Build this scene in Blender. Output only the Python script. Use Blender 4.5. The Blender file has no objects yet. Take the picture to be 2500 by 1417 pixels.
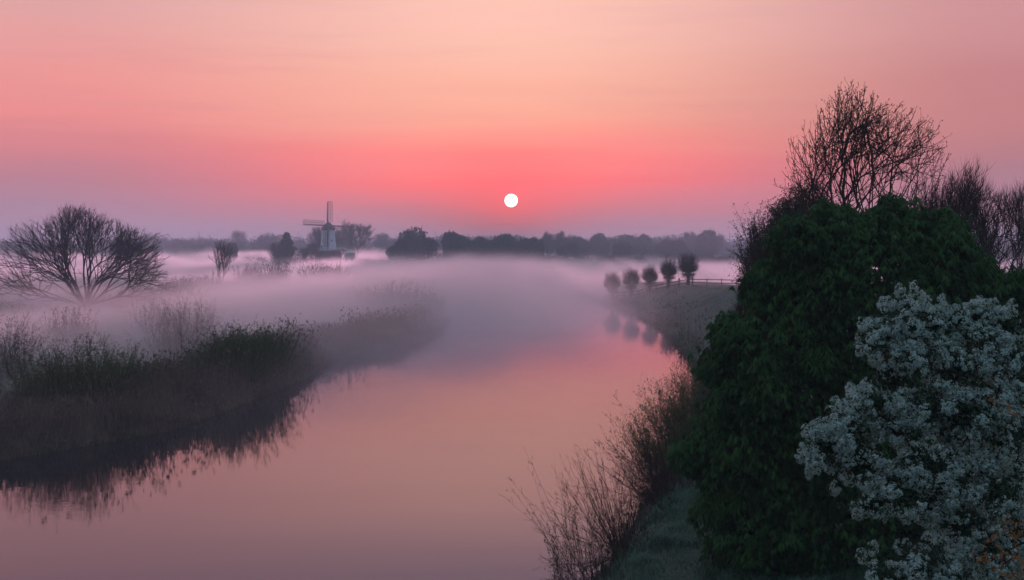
import bpy, math, random
import numpy as np
from mathutils import Vector

random.seed(7)
rng = np.random.default_rng(7)
SC = bpy.context.scene
COL = SC.collection

# ------------------------------------------------------------------ camera
H = 9.0            # eye height above the water
F = 3434.0         # focal length in photo pixels (2500 wide)
HY = 610.0         # horizon row
cam_d = bpy.data.cameras.new('camera')
cam_d.sensor_width = 36
cam_d.lens = F / 2500 * 36
cam_d.shift_y = -98.5 / 2500
cam_d.clip_start = 0.5
cam_d.clip_end = 20000
cam = bpy.data.objects.new('camera', cam_d)
cam.location = (0, 0, H)
cam.rotation_euler = (math.radians(90), 0, 0)
COL.objects.link(cam)
SC.camera = cam

SC.render.engine = 'CYCLES'
SC.cycles.volume_bounces = 4
SC.cycles.max_bounces = 8
SC.cycles.diffuse_bounces = 3
SC.cycles.glossy_bounces = 3
SC.cycles.transparent_max_bounces = 12
SC.cycles.volume_max_steps = 1024
SC.cycles.use_denoising = True
SC.cycles.sample_clamp_indirect = 4.0
SC.view_settings.view_transform = 'Standard'
SC.view_settings.look = 'None'
SC.view_settings.gamma = 1
SC.view_settings.use_curve_mapping = False
SC.view_settings.exposure = 0.0

def at(px, py, d):
    """point that stands at distance d behind photo pixel (px, py)"""
    return np.array([(px - 1250) / F * d, d, H - (py - HY) / F * d])

def srgb(r, g, b):
    f = lambda c: (c / 255 / 12.92) if c <= 10.3 else ((c / 255 + .055) / 1.055) ** 2.4
    return (f(r), f(g), f(b), 1)

# ------------------------------------------------------------------ node helper
class NT:
    def __init__(s, nt): s.nt = nt; nt.nodes.clear()
    def n(s, t, **k):
        nd = s.nt.nodes.new(t)
        for a, v in k.items(): setattr(nd, a, v)
        return nd
    def put(s, sock, v):
        if v is None: return
        if isinstance(v, bpy.types.NodeSocket): s.nt.links.new(v, sock)
        else: sock.default_value = v
    def m(s, op, a, b=None, c=None, clamp=False):
        nd = s.n('ShaderNodeMath', operation=op); nd.use_clamp = clamp
        s.put(nd.inputs[0], a); s.put(nd.inputs[1], b); s.put(nd.inputs[2], c)
        return nd.outputs[0]
    def rng(s, v, a, b, c=0., d=1., smooth=True):
        nd = s.n('ShaderNodeMapRange', interpolation_type='SMOOTHSTEP' if smooth else 'LINEAR')
        s.put(nd.inputs[0], v); s.put(nd.inputs[1], a); s.put(nd.inputs[2], b)
        s.put(nd.inputs[3], c); s.put(nd.inputs[4], d)
        return nd.outputs[0]
    def mix(s, f, a, b, mode='MIX'):
        nd = s.n('ShaderNodeMix', data_type='RGBA', blend_type=mode)
        s.put(nd.inputs[0], f); s.put(nd.inputs[6], a); s.put(nd.inputs[7], b)
        return nd.outputs[2]
    def noise(s, vec, scale, detail=2., rough=.5, d2=False):
        nd = s.n('ShaderNodeTexNoise', noise_dimensions='2D' if d2 else '3D')
        s.put(nd.inputs['Vector'], vec); nd.inputs['Scale'].default_value = scale
        nd.inputs['Detail'].default_value = detail; nd.inputs['Roughness'].default_value = rough
        return nd.outputs['Fac'], nd.outputs['Color']
    def ramp(s, fac, stops, interp='LINEAR'):
        nd = s.n('ShaderNodeValToRGB'); cr = nd.color_ramp; cr.interpolation = interp
        while len(cr.elements) > 1: cr.elements.remove(cr.elements[-1])
        cr.elements[0].position = stops[0][0]; cr.elements[0].color = stops[0][1]
        for p, c in stops[1:]:
            e = cr.elements.new(p); e.color = c
        s.put(nd.inputs[0], fac)
        return nd.outputs[0]
    def scale(s, vec, v):
        nd = s.n('ShaderNodeVectorMath', operation='MULTIPLY')
        s.put(nd.inputs[0], vec); nd.inputs[1].default_value = v
        return nd.outputs[0]
    def comb(s, x, y, z):
        nd = s.n('ShaderNodeCombineXYZ')
        s.put(nd.inputs[0], x); s.put(nd.inputs[1], y); s.put(nd.inputs[2], z)
        return nd.outputs[0]

# ------------------------------------------------------------------ sky (dawn, sun two degrees up, straight ahead)
SUN_EL = 2.0
world = bpy.data.worlds.new('World'); SC.world = world; world.use_nodes = True
w = NT(world.node_tree)
tc = w.n('ShaderNodeTexCoord').outputs['Generated']
sep = w.n('ShaderNodeSeparateXYZ'); w.put(sep.inputs[0], tc)
X, Y, Z = sep.outputs
elev = w.m('MULTIPLY', w.m('ARCSINE', Z), 57.2958)
azi = w.m('MULTIPLY', w.m('ARCTAN2', X, Y), 57.2958)
wav, _ = w.noise(w.comb(w.m('MULTIPLY', azi, .045), w.m('MULTIPLY', elev, .55), 3.1), 1.0, 3.0, .55)
elw = w.m('ADD', elev, w.m('MULTIPLY', w.m('SUBTRACT', wav, .5), 1.9))
t = w.m('DIVIDE', elw, 30., clamp=True)
def stops(rows): return [(e / 30, srgb(*c)) for e, c in rows]
centre = w.ramp(t, stops([(0, (152, 116, 146)), (.8, (170, 114, 142)), (1.8, (212, 104, 124)), (2.8, (250, 96, 108)),
    (3.7, (254, 116, 118)), (5.1, (255, 166, 148)), (6.8, (255, 184, 164)), (8.5, (255, 193, 176)), (10.5, (255, 199, 187)),
    (13, (205, 172, 184)), (18, (170, 158, 184)), (30, (142, 150, 184))]))
left = w.ramp(t, stops([(0, (150, 133, 165)), (.8, (160, 134, 164)), (1.8, (170, 126, 150)), (2.8, (188, 122, 140)),
    (3.8, (214, 126, 136)), (5.1, (240, 140, 140)), (6.8, (240, 150, 148)), (8.5, (232, 160, 158)), (10.5, (220, 166, 168)),
    (16, (172, 154, 178)), (30, (134, 146, 180))]))
right = w.ramp(t, stops([(0, (140, 122, 148)), (.8, (148, 120, 142)), (1.8, (158, 115, 135)), (2.8, (172, 116, 130)),
    (3.8, (184, 118, 126)), (5.1, (196, 124, 126)), (6.8, (198, 128, 132)), (8.5, (206, 142, 146)), (10.5, (206, 148, 152)),
    (16, (164, 142, 166)), (30, (132, 144, 176))]))
back = w.ramp(t, stops([(0, (92, 110, 142)), (6, (108, 118, 146)), (14, (112, 128, 152)), (30, (122, 142, 168))]))
hi = srgb(132, 154, 182)
fl = w.rng(azi, -19., 0., 0., 1.)
fr = w.rng(azi, 0., 20., 0., 1.)
front = w.mix(fr, w.mix(fl, left, centre), right)
fb = w.rng(w.m('ABSOLUTE', azi), 25., 120.)
skyc = w.mix(fb, front, back)
skyc = w.mix(w.rng(elev, 22., 55.), skyc, hi)
st1, _ = w.noise(w.comb(w.m('MULTIPLY', azi, .10), w.m('MULTIPLY', elev, 1.5), 7.7), 1.0, 4.0, .6)
stf = w.m('MULTIPLY', w.m('MULTIPLY', w.rng(st1, .47, .72), .15), w.m('MULTIPLY', w.rng(elev, .8, 2.5), w.rng(elev, 13., 6., .25, 1.)))
skyc = w.mix(stf, skyc, srgb(196, 128, 146))
# the glow hugging the sun
sv = Vector((0, math.cos(math.radians(SUN_EL)), math.sin(math.radians(SUN_EL))))
dt = w.n('ShaderNodeVectorMath', operation='DOT_PRODUCT'); w.put(dt.inputs[0], tc); dt.inputs[1].default_value = sv
ang = w.m('MULTIPLY', w.m('ARCCOSINE', w.m('MINIMUM', dt.outputs['Value'], 1.0)), 57.2958)
dv = w.m('SUBTRACT', elev, SUN_EL)
angs = w.m('SQRT', w.m('ADD', w.m('POWER', w.m('MULTIPLY', azi, .5), 2.), w.m('POWER', dv, 2.)))
g1 = w.m('EXPONENT', w.m('MULTIPLY', w.m('POWER', w.m('DIVIDE', ang, .62), 2.), -1.))
g2 = w.m('EXPONENT', w.m('MULTIPLY', w.m('POWER', w.m('DIVIDE', angs, 1.35), 2.), -1.))
g2 = w.m('MULTIPLY', g2, w.rng(ang, 90., 20.))
skyc = w.mix(w.m('MULTIPLY', g2, .8), skyc, srgb(250, 90, 108))
skyc = w.mix(w.m('MULTIPLY', g1, .9), skyc, srgb(255, 92, 112))
nish = w.n('ShaderNodeTexSky', sky_type='NISHITA')
nish.sun_disc = False; nish.sun_elevation = math.radians(SUN_EL); nish.sun_rotation = 0.0
b1 = w.n('ShaderNodeBackground'); w.put(b1.inputs[0], skyc); w.put(b1.inputs[1], w.m('ADD', 1.03, w.m('MULTIPLY', w.m('MULTIPLY', w.rng(elev, 6., 3.2), w.rng(elev, .5, 2.6)), w.rng(w.m('ABSOLUTE', azi), 17., 2., .0, .24))))
b2 = w.n('ShaderNodeBackground'); w.put(b2.inputs[0], nish.outputs[0]); b2.inputs[1].default_value = 0.004
ad = w.n('ShaderNodeAddShader'); w.put(ad.inputs[0], b1.outputs[0]); w.put(ad.inputs[1], b2.outputs[0])
out = w.n('ShaderNodeOutputWorld'); w.put(out.inputs[0], ad.outputs[0])
world.cycles.sampling_method = 'MANUAL'; world.cycles.sample_map_resolution = 1024

sun_d = bpy.data.lights.new('sun_light', 'SUN')
sun_d.energy = 2.0; sun_d.angle = math.radians(0.53)
sun_d.color = (1.0, .47, .64)
sun_l = bpy.data.objects.new('sun_light', sun_d); COL.objects.link(sun_l)
sun_l.rotation_euler = (math.radians(-(90 - SUN_EL)), 0, 0)

# ------------------------------------------------------------------ object helpers
def tag(o, label=None, cat=None, group=None, kind=None):
    if label: o['label'] = label
    if cat: o['category'] = cat
    if group: o['group'] = group
    if kind: o['kind'] = kind
    return o
def empty(name, loc, label, cat, group=None, rz=0):
    o = bpy.data.objects.new(name, None); COL.objects.link(o)
    o.location = tuple(float(a) for a in loc); o.rotation_euler = (0, 0, rz); o.empty_display_size = .2
    return tag(o, label, cat, group)
def mesh(name, parts, smooth=False):
    """parts: list of (verts Nx3, faces MxK)"""
    me = bpy.data.meshes.new(name)
    vs, loops, starts, off, lo = [], [], [], 0, 0
    for V, Fc in parts:
        V = np.asarray(V, dtype=np.float32).reshape(-1, 3); Fc = np.asarray(Fc, dtype=np.int32)
        if not len(Fc): continue
        vs.append(V); loops.append((Fc + off).ravel())
        starts.append(lo + np.arange(len(Fc)) * Fc.shape[1])
        lo += Fc.size; off += len(V)
    V = np.concatenate(vs); L = np.concatenate(loops); S = np.concatenate(starts)
    me.vertices.add(len(V)); me.vertices.foreach_set('co', V.ravel())
    me.loops.add(len(L)); me.loops.foreach_set('vertex_index', L)
    me.polygons.add(len(S)); me.polygons.foreach_set('loop_start', S)
    me.polygons.foreach_set('use_smooth', np.full(len(S), bool(smooth)))
    me.update(calc_edges=True)
    return me
def obj(name, me, mat, parent=None, loc=None):
    o = bpy.data.objects.new(name, me); COL.objects.link(o)
    if mat is not None and not me.materials: me.materials.append(mat)
    if parent: o.parent = parent
    if loc is not None: o.location = tuple(float(a) for a in loc)
    return o
def norm(v):
    v = np.asarray(v, float)
    return v / np.maximum(np.linalg.norm(v, axis=-1, keepdims=True), 1e-9)
def basis(d):
    d = norm(d); up = np.where(np.abs(d[:, 2:3]) > .9, [[1., 0, 0]], [[0, 0, 1.]])
    a = norm(np.cross(d, up)); b = np.cross(d, a)
    return a, b
def tubes(P0, P1, R0, R1, n=3):
    P0 = np.asarray(P0, float); P1 = np.asarray(P1, float); m = len(P0)
    a, b = basis(P1 - P0)
    th = np.arange(n) * 2 * math.pi / n
    c = np.cos(th)[None, :, None]; s = np.sin(th)[None, :, None]
    ring = a[:, None] * c + b[:, None] * s
    V = np.concatenate([P0[:, None] + ring * np.reshape(R0, (-1, 1, 1)), P1[:, None] + ring * np.reshape(R1, (-1, 1, 1))], 1)
    i = np.arange(n); j = (i + 1) % n
    f = np.stack([i, j, j + n, i + n], 1)
    Fc = (f[None] + (np.arange(m) * 2 * n)[:, None, None]).reshape(-1, 4)
    return V.reshape(-1, 3), Fc
def rand_dirs(n): return norm(rng.normal(size=(n, 3)))
def diamonds(C, D, L, W, fold=.25):
    """leaf shaped quads folded along the midrib: base at C, along D"""
    C = np.asarray(C, float); D = norm(D); n = len(C)
    r = norm(np.cross(D, rand_dirs(n))); nn = np.cross(D, r)
    L = np.reshape(L, (-1, 1)) * np.ones((n, 1)); W = np.reshape(W, (-1, 1)) * np.ones((n, 1))
    mid = C + D * L * .45
    V = np.stack([C, mid + r * W * .5 + nn * W * fold, C + D * L, mid - r * W * .5 + nn * W * fold], 1)
    Fc = np.arange(n * 4).reshape(n, 4)
    Fc = np.concatenate([Fc[:, [0, 1, 2]], Fc[:, [0, 2, 3]]])
    return V.reshape(-1, 3), Fc
def box(c, s):
    c = np.array(c, float); s = np.array(s, float) / 2
    V = np.array([[x, y, z] for x in (-1, 1) for y in (-1, 1) for z in (-1, 1)]) * s + c
    Fc = np.array([[0, 1, 3, 2], [4, 6, 7, 5], [0, 4, 5, 1], [2, 3, 7, 6], [0, 2, 6, 4], [1, 5, 7, 3]])
    return V, Fc
def lathe(prof, n=16, squash=1.):
    prof = np.array(prof, float); m = len(prof); th = np.arange(n) * 2 * math.pi / n + math.pi / n
    V = np.array([[r * math.cos(a), r * math.sin(a) * squash, z] for r, z in prof for a in th])
    Fc = [[i * n + k, i * n + (k + 1) % n, (i + 1) * n + (k + 1) % n, (i + 1) * n + k] for i in range(m - 1) for k in range(n)]
    return V, np.array(Fc)

def vnoise(x, y, s, seed=0):
    """cheap smooth value noise for the terrain"""
    x = np.asarray(x, float) / s + seed * 17.3; y = np.asarray(y, float) / s + seed * 9.1
    xi = np.floor(x); yi = np.floor(y); fx = x - xi; fy = y - yi
    fx = fx * fx * (3 - 2 * fx); fy = fy * fy * (3 - 2 * fy)
    def h(a, b):
        v = np.sin(a * 127.1 + b * 311.7 + seed) * 43758.5453
        return v - np.floor(v)
    return (h(xi, yi) * (1 - fx) + h(xi + 1, yi) * fx) * (1 - fy) + (h(xi, yi + 1) * (1 - fx) + h(xi + 1, yi + 1) * fx) * fy

# ------------------------------------------------------------------ materials
def mat(name, c1, c2=None, scale=4., rough=.7, trans=0., bump=0., spec=.3, detail=4., objinfo=.0):
    m = bpy.data.materials.new(name); m.use_nodes = True; k = NT(m.node_tree)
    pos = k.n('ShaderNodeNewGeometry').outputs['Position']
    c2 = c2 or c1
    f, _ = k.noise(pos, scale, detail, .6)
    f = k.rng(f, .3, .7)
    c = k.mix(f, (*c1, 1), (*c2, 1))
    p = k.n('ShaderNodeBsdfPrincipled'); k.put(p.inputs['Base Color'], c)
    p.inputs['Roughness'].default_value = rough
    p.inputs['Specular IOR Level'].default_value = spec
    if bump:
        b = k.n('ShaderNodeBump'); b.inputs['Distance'].default_value = bump
        f2, _ = k.noise(pos, scale * 5, 5., .6); k.put(b.inputs['Height'], f2); k.put(p.inputs['Normal'], b.outputs[0])
    sh = p.outputs[0]
    if trans:
        tr = k.n('ShaderNodeBsdfTranslucent'); k.put(tr.inputs[0], c)
        mx = k.n('ShaderNodeMixShader'); mx.inputs[0].default_value = trans
        k.put(mx.inputs[1], sh); k.put(mx.inputs[2], tr.outputs[0]); sh = mx.outputs[0]
    o = k.n('ShaderNodeOutputMaterial'); k.put(o.inputs[0], sh)
    return m
M = dict(
    bark=mat('dark_bark', (.030, .024, .020), (.055, .045, .038), 6, .9, bump=.01, spec=.1),
    twig=mat('bare_twigs', (.035, .024, .022), (.06, .045, .035), 3, .9, spec=.1),
    redtwig=mat('reddish_twigs', (.045, .026, .022), (.085, .05, .036), 3, .8, spec=.15),
    chest=mat('chestnut_leaf', (.020, .060, .016), (.062, .150, .042), 1.3, .7, .2, spec=.08),
    leaf=mat('small_leaf', (.035, .055, .025), (.06, .085, .035), 1.5, .7, .2),
    willow=mat('willow_leaf', (.06, .10, .022), (.10, .15, .035), .6, .7, .25),
    dark=mat('dense_far_leaf', (.022, .032, .022), (.04, .05, .03), .4, .9),
    fartwig=mat('far_crown_twigs', (.035, .034, .03), (.055, .05, .042), .3, .9),
    reed=mat('dry_reed', (.075, .062, .045), (.25, .175, .11), .45, .8),
    reedg=mat('green_reed', (.05, .07, .03), (.09, .10, .045), .5, .8, .2),
    petal=mat('white_petal', (.36, .48, .40), (.60, .72, .63), 9, .6, .25),
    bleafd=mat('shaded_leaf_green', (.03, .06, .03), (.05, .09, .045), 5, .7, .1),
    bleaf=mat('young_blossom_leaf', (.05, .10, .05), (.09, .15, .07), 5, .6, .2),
    brown=mat('withered_leaf', (.22, .12, .05), (.36, .22, .10), 9, .6, .3),
    grass=mat('frosted_grass', (.014, .040, .020), (.15, .27, .17), 1.3, .7, .15),
    white=mat('white_boards', (.74, .78, .82), (.84, .87, .89), .8, .6, bump=.01),
    thatch=mat('dark_thatch', (.035, .035, .032), (.06, .055, .05), 2, .9, bump=.02),
    sail=mat('sail_timber', (.07, .05, .045), (.11, .08, .07), 2, .7),
    brick=mat('mill_brick', (.11, .07, .05), (.17, .10, .07), 2, .85, bump=.01),
    glass=mat('dark_window', (.02, .022, .025), (.03, .03, .035), 2, .1, spec=.5),
    tile=mat('pale_roof', (.62, .52, .48), (.74, .62, .57), 2, .7),
    pollard=mat('pollard_young_leaf', (.08, .085, .05), (.15, .145, .09), 1.2, .8, .3),
    pale=mat('pale_meadow_grass', (.15, .155, .115), (.28, .28, .215), .35, .8, .1),
    fence=mat('weathered_fence', (.07, .055, .045), (.12, .10, .085), 3, .85, bump=.01),
)

# ------------------------------------------------------------------ the river and the land
def wl(px, py): return ((px - 1250) / F * (H * F / (py - HY)), H * F / (py - HY))
RIGHT = [(-4, -60), (-1.5, 0), (0, 18), (1.0, 30), (2.1, 38), (3.5, 43.5), (6.6, 57), (10.2, 75), (13.9, 106), (16.1, 140), (17.2, 180),
         (17.0, 205), (15.9, 229), (12.5, 262), (8, 300), (3, 343), (-8, 412), (-28, 498), (-75, 560), (-135, 600), (-260, 640), (-600, 690)]
LEFT = [(-600, 470), (-174, 415), (-95, 386), (-58, 360), (-30, 300), (-15, 235), (-8.8, 180), (-8.6, 155), (-10.2, 138), (-13.6, 126), (-15.4, 115),
        (-15.4, 97), (-16.6, 80), (-17.8, 70), (-22.3, 60.5), (-27, 53), (-34, 38), (-42, 0), (-46, -60)]
POLY = np.array(RIGHT + LEFT, float)
def river_sd(x, y):
    x = np.asarray(x, float).ravel(); y = np.asarray(y, float).ravel()
    d2 = np.full(x.shape, 1e12); inside = np.zeros(x.shape, bool); n = len(POLY)
    for i in range(n):
        ax, ay = POLY[i]; bx, by = POLY[(i + 1) % n]
        ex, ey = bx - ax, by - ay
        tt = np.clip(((x - ax) * ex + (y - ay) * ey) / (ex * ex + ey * ey), 0, 1)
        d2 = np.minimum(d2, (x - ax - tt * ex) ** 2 + (y - ay - tt * ey) ** 2)
        c = ((ay > y) != (by > y)) & (x < (bx - ax) * (y - ay) / (by - ay + 1e-12) + ax)
        inside ^= c
    d = np.sqrt(d2)
    return np.where(inside, -d, d)
_ry = np.array([p[1] for p in RIGHT[:13]]); _rx = np.array([p[0] for p in RIGHT[:13]])
def sm(a, b, v): t = np.clip((v - a) / (b - a), 0, 1); return t * t * (3 - 2 * t)
def zt(x, y):
    shp = np.shape(x); x = np.asarray(x, float).ravel(); y = np.asarray(y, float).ravel()
    sd = river_sd(x, y) + (vnoise(x, y, 3.1, 2) - .5) * .8
    base = np.where(sd < 0, np.maximum(-1.5, sd * .5), np.minimum(.75, sd * .55))
    land = sm(0, 3, sd)
    base = base + land * ((vnoise(x, y, 7, 1) - .5) * .25 + (vnoise(x, y, 40, 3) - .5) * .5 + (vnoise(x, y, 1.3, 5) - .5) * .12)
    rightside = (x > np.interp(y, _ry, _rx) - 3) & (sd > 0)
    dike = sm(0.5, 11, sd) * (1 - .75 * sm(17, 34, sd)) * 2.7 * (1 - sm(232, 330, y)) * (.45 + .55 * sm(60, 120, y))
    base = base + np.where(rightside, dike, 0)
    return base.reshape(shp) if shp else float(base[0])

def axis(segs):
    out = []
    for a, b, s in segs: out += list(np.arange(a, b, s))
    return np.array(out + [segs[-1][1]])
gx = axis([(-3600, -800, 200), (-800, -240, 28), (-240, -60, 6), (-60, -30, 2.), (-30, 40, .8), (40, 100, 4), (100, 800, 28), (800, 3600, 200)])
gy = axis([(-300, -20, 40), (-20, 24, 4), (24, 60, .8), (60, 130, 1.2), (130, 300, 2.5), (300, 460, 6), (460, 900, 12), (900, 3600, 150)])
GX, GY = np.meshgrid(gx, gy)
GZ = zt(GX, GY)
nx, ny = len(gx), len(gy)
idx = np.arange(nx * ny).reshape(ny, nx)
faces = np.stack([idx[:-1, :-1].ravel(), idx[:-1, 1:].ravel(), idx[1:, 1:].ravel(), idx[1:, :-1].ravel()], 1)
gm = bpy.data.materials.new('meadow_ground'); gm.use_nodes = True; k = NT(gm.node_tree)
pos = k.n('ShaderNodeNewGeometry').outputs['Position']
fa, _ = k.noise(pos, .09, 5., .6); fb_, _ = k.noise(pos, 1.4, 6., .65); fc, _ = k.noise(pos, 7., 4., .7)
sp = k.n('ShaderNodeSeparateXYZ'); k.put(sp.inputs[0], pos)
c = k.mix(k.rng(fa, .35, .65), (.085, .105, .065, 1), (.14, .15, .105, 1))
c = k.mix(k.rng(fb_, .4, .7, 0., .7), c, (.045, .055, .035, 1))
c = k.mix(k.rng(fc, .55, .75, 0., .5), c, (.13, .145, .10, 1))
c = k.mix(k.rng(sp.outputs[2], .35, .05), c, (.035, .030, .024, 1))
p = k.n('ShaderNodeBsdfPrincipled'); k.put(p.inputs['Base Color'], c); p.inputs['Roughness'].default_value = .95
p.inputs['Specular IOR Level'].default_value = .1
bn = k.n('ShaderNodeBump'); bn.inputs['Distance'].default_value = .15; k.put(bn.inputs['Height'], fb_); k.put(p.inputs['Normal'], bn.outputs[0])
o_ = k.n('ShaderNodeOutputMaterial'); k.put(o_.inputs[0], p.outputs[0])
ground = obj('ground', mesh('ground', [(np.stack([GX.ravel(), GY.ravel(), GZ.ravel()], 1), faces)], True), gm)
tag(ground, kind='structure')

wm = bpy.data.materials.new('still_water'); wm.use_nodes = True; k = NT(wm.node_tree)
pos = k.n('ShaderNodeNewGeometry').outputs['Position']
dif = k.n('ShaderNodeBsdfDiffuse'); dif.inputs[0].default_value = (.020, .020, .022, 1)
glo = k.n('ShaderNodeBsdfGlossy'); glo.inputs['Color'].default_value = (1, .90, .97, 1); glo.inputs['Roughness'].default_value = .035
fre = k.n('ShaderNodeFresnel'); fre.inputs['IOR'].default_value = 1.40
n1, _ = k.noise(k.scale(pos, (1., 1., 1.)), 2.2, 3., .55)
n2, _ = k.noise(k.scale(pos, (.35, 1., 1.)), .25, 2., .5)
amp = k.rng(n2, .35, .75, .25, 1.)
b = k.n('ShaderNodeBump'); b.inputs['Strength'].default_value = 1.; b.inputs['Distance'].default_value = .0035
k.put(b.inputs['Height'], k.m('MULTIPLY', n1, amp)); k.put(glo.inputs['Normal'], b.outputs[0])
mx = k.n('ShaderNodeMixShader'); k.put(mx.inputs[0], fre.outputs[0]); k.put(mx.inputs[1], dif.outputs[0]); k.put(mx.inputs[2], glo.outputs[0])
o_ = k.n('ShaderNodeOutputMaterial'); k.put(o_.inputs[0], mx.outputs[0])
water = obj('water', mesh('water', [(np.array([[-620, -70, 0], [60, -70, 0], [60, 700, 0], [-620, 700, 0]]), [[0, 1, 2, 3]])]), wm)
tag(water, kind='structure')

# ------------------------------------------------------------------ sun disc, haze and ground mist
def sphere(r, n=24, m=12):
    return lathe([(max(r * math.sin(math.pi * i / m), 1e-3), -r * math.cos(math.pi * i / m)) for i in range(m + 1)], n)
em = bpy.data.materials.new('sun_glow'); em.use_nodes = True; k = NT(em.node_tree)
e = k.n('ShaderNodeEmission'); e.inputs[0].default_value = (1, .93, .86, 1); e.inputs[1].default_value = 3.5
o_ = k.n('ShaderNodeOutputMaterial'); k.put(o_.inputs[0], e.outputs[0])
SD = 9000
sun_o = obj('sun', mesh('sun', [sphere(16.0 / F * SD, 48, 24)], True), em, loc=at(1248, 490, SD))
tag(sun_o, 'round white sun disc low in the pink sky above the far treeline', 'sun')

def volume_box(name, lo, hi_, m):
    lo = np.array(lo, float); hi_ = np.array(hi_, float)
    return obj(name, mesh(name, [box((lo + hi_) / 2, hi_ - lo)]), m)
hm = bpy.data.materials.new('pale_haze'); hm.use_nodes = True; k = NT(hm.node_tree)
pv = k.n('ShaderNodeVolumePrincipled'); pv.inputs['Color'].default_value = (.80, .90, 1, 1)
pv.inputs['Density'].default_value = .00068; pv.inputs['Anisotropy'].default_value = .3
o_ = k.n('ShaderNodeOutputMaterial'); k.put(o_.inputs['Volume'], pv.outputs[0])
haze = tag(volume_box('haze', (-3700, -350, -2.6), (3700, 3700, 32), hm), kind='stuff')

mm = bpy.data.materials.new('ground_mist'); mm.use_nodes = True; k = NT(mm.node_tree)
pos = k.n('ShaderNodeNewGeometry').outputs['Position']
sp = k.n('ShaderNodeSeparateXYZ'); k.put(sp.inputs[0], pos); px, py, pz = sp.outputs
flat = k.comb(px, py, 0.)
big, _ = k.noise(k.scale(pos, (.6, 1., 0)), .014, 2., .5)
mid, _ = k.noise(k.scale(pos, (.8, 1., 1.6)), .06, 5., .62)
u = k.m('SUBTRACT', py, k.m('MULTIPLY', px, 2.2))
near = k.rng(k.m('ADD', u, k.m('MULTIPLY', k.m('SUBTRACT', mid, .5), 80.)), 72., 205.)
far = k.rng(py, 380., 560.)
tipz = k.m('MULTIPLY', k.m('MULTIPLY', k.rng(px, 7., -9.), k.rng(px, -46., -26.)), k.m('MULTIPLY', k.rng(py, 98., 150.), k.rng(py, 320., 230.)))
near = k.m('MAXIMUM', near, k.m('MULTIPLY', tipz, .95))
rs = k.m('MULTIPLY', k.rng(k.m('ADD', px, k.m('MULTIPLY', k.m('MAXIMUM', k.m('SUBTRACT', py, 215.), 0.), .09)), 4., 24.), k.rng(py, 570., 480.))
D = k.m('MULTIPLY', k.m('MULTIPLY', near, k.m('ADD', k.m('ADD', .040, k.m('MULTIPLY', tipz, .028)), k.m('MULTIPLY', far, .008))), k.m('SUBTRACT', 1., k.m('MULTIPLY', rs, .64)))
pat, _ = k.noise(k.scale(pos, (1., .7, 0)), .035, 3., .6)
D = k.m('MULTIPLY', D, k.rng(pat, .32, .68, .45, 1.6))
T = k.m('ADD', 3.0, k.m('MULTIPLY', k.m('SUBTRACT', big, .42), 10.))
T = k.m('ADD', T, k.m('MULTIPLY', far, k.rng(px, 80., -60., -1.0, 1.2)))
T = k.m('ADD', T, k.m('MULTIPLY', k.m('SUBTRACT', mid, .5), 7.5))
wis, _ = k.noise(k.scale(pos, (1., .5, 0)), .017, 3., .55)
T = k.m('ADD', T, k.m('MULTIPLY', far, k.m('MULTIPLY', k.m('SUBTRACT', wis, .48), 17.)))
rivb = k.m('MULTIPLY', k.m('MULTIPLY', k.rng(px, -28., -8.), k.rng(px, 16., 3.)), k.m('MULTIPLY', k.rng(py, 200., 260.), k.rng(py, 470., 390.)))
T = k.m('ADD', T, k.m('MULTIPLY', rivb, 2.2))
T = k.m('ADD', k.m('MAXIMUM', T, .9), k.m('ADD', k.m('MULTIPLY', rs, .8), k.m('MULTIPLY', tipz, 1.9)))
prof = k.rng(k.m('DIVIDE', pz, T), 1.25, .15)
den = k.m('MULTIPLY', k.m('MULTIPLY', D, prof), k.rng(mid, .3, .7, .3, 1.6))
pv = k.n('ShaderNodeVolumePrincipled'); pv.inputs['Color'].default_value = (.995, .97, .99, 1)
k.put(pv.inputs['Density'], den); pv.inputs['Anisotropy'].default_value = .7
o_ = k.n('ShaderNodeOutputMaterial'); k.put(o_.inputs['Volume'], pv.outputs[0])
mist = tag(volume_box('mist', (-500, 50, -.3), (450, 1000, 13), mm), kind='stuff')
mm.cycles.volume_step_rate = 0.14
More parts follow.
